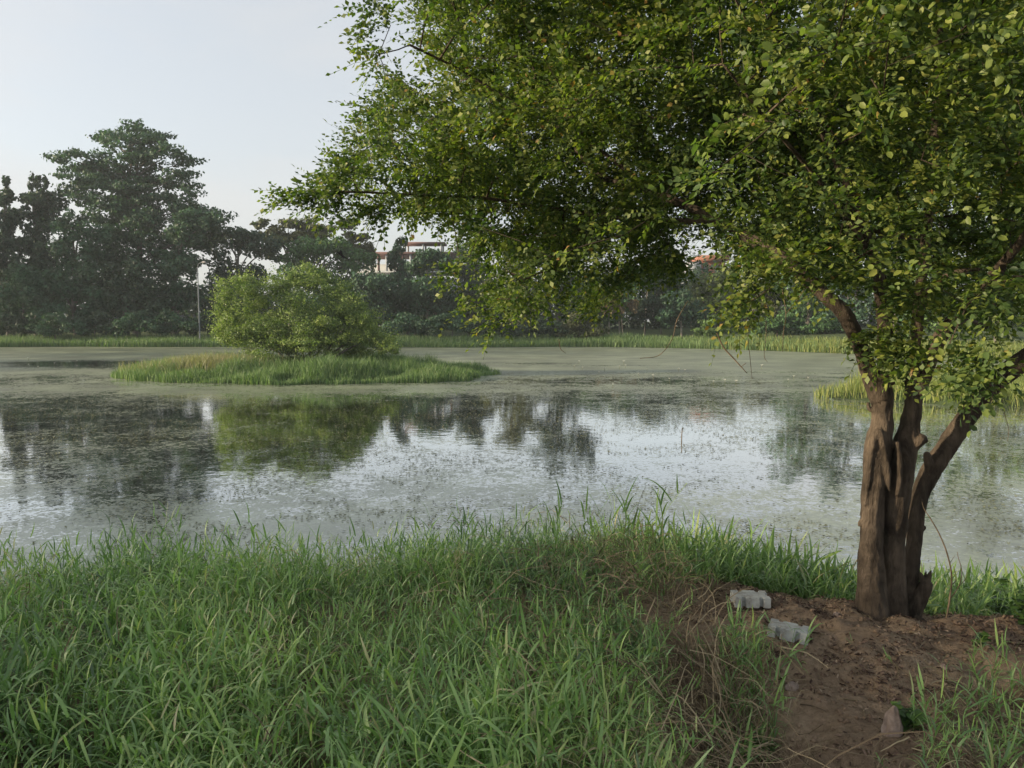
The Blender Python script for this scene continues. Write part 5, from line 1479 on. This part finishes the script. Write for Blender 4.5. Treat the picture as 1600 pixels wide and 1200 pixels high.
# ------------------------------------------------------------------ flower stalks and stake in the pond
M_PETAL, _, _b = mat('white petals', (0.6, 0.6, 0.54), 0.6, 0.3)
M_STALK, _, _b = mat('stalk', (0.16, 0.17, 0.09), 0.7, 0.3)
fl = [(897, 572), (910, 574), (945, 577), (936, 581), (968, 573), (977, 571), (998, 584), (1021, 588), (1046, 592), (1060, 577), (1070, 578), (1115, 597), (1133, 596), (1150, 599), (957, 602), (1011, 577), (905, 565), (975, 566), (1240, 590), (1262, 592), (1190, 573), (1232, 594), (45, 560), (60, 573), (120, 563), (85, 567)]
proto = None
for i, (px_, py_) in enumerate(fl):
    yd = 2.8 * F / (py_ + 4 - 500.0); p = P(px_, py_ + 4, yd); p[2] = 0
    if i == 0:
        st_ = thing('water_flower', p, 'white flower on a thin stalk standing in the pond weed', 'flower', 'white flowers on stalks in the pond weed')
        g = Geo(); add_tube(g, np.array([[0, 0, -0.1], [0.01, 0, 0.12], [0.03, 0, 0.26]]), np.array([0.012, 0.011, 0.009]), 5); link('stalk', g.mesh('stalk', [M_STALK]), st_)
        g = Geo()
        for k in range(7):
            a_ = k * 0.9; dv = np.array([math.cos(a_), math.sin(a_), 0.8])
            s_ = np.array([-math.sin(a_), math.cos(a_), 0]) * 0.028; q0 = np.array([0.03, 0, 0.25])
            g.add([q0, q0 + dv * 0.05 + s_, q0 + dv * 0.11, q0 + dv * 0.05 - s_], [(0, 1, 2, 3)])
        link('petals', g.mesh('petals', [M_PETAL]), st_)
        proto = st_
    else:
        c_ = proto.copy(); COL.objects.link(c_)
        for chd in list(proto.children):
            if chd.parent == proto:
                d_ = chd.copy(); COL.objects.link(d_); d_.parent = c_
    o_ = proto if i == 0 else c_
    o_.location = p; o_.rotation_euler = (0, 0, i * 1.3); s_ = 0.5 + 0.35 * random.random(); o_.scale = (s_, s_, s_)
p = P(1065, 690, 2.8 * F / 190.0)
g = Geo(); add_tube(g, np.array([[0, 0, -0.4], [0, 0, 0.1], [0.01, 0, 0.30]]), np.array([0.012, 0.012, 0.01]), 6)
link('stake', g.mesh('stake', [M_TWIG], (0, 0, 0), True), None, (p[0], p[1], 0), label='thin dark stake standing alone in the open water', category='stake')

# ------------------------------------------------------------------ air
hz = bpy.data.materials.new('haze'); hz.use_nodes = True
nt = hz.node_tree; nt.nodes.remove(nt.nodes['Principled BSDF'])
pv = nt.nodes.new('ShaderNodeVolumePrincipled')
pv.inputs['Color'].default_value = (0.80, 0.88, 0.95, 1); pv.inputs['Density'].default_value = 0.00045; pv.inputs['Anisotropy'].default_value = 0.2
nt.links.new(pv.outputs[0], nt.nodes['Material Output'].inputs['Volume'])
g = Geo(); box(g, -425, 425, -125, 565, -1.6, 36)
USE_HAZE = True
if USE_HAZE:
    link('haze', g.mesh('haze', [hz]), kind='stuff', label='thin bluish evening haze over the pond')
tris = sum(sum(len(p_.vertices) - 2 for p_ in me_.polygons) for me_ in []) 
print('tall stems', NT, 'leaves', NLEAF, 'clusters', len(sel), 'nodes', NN)
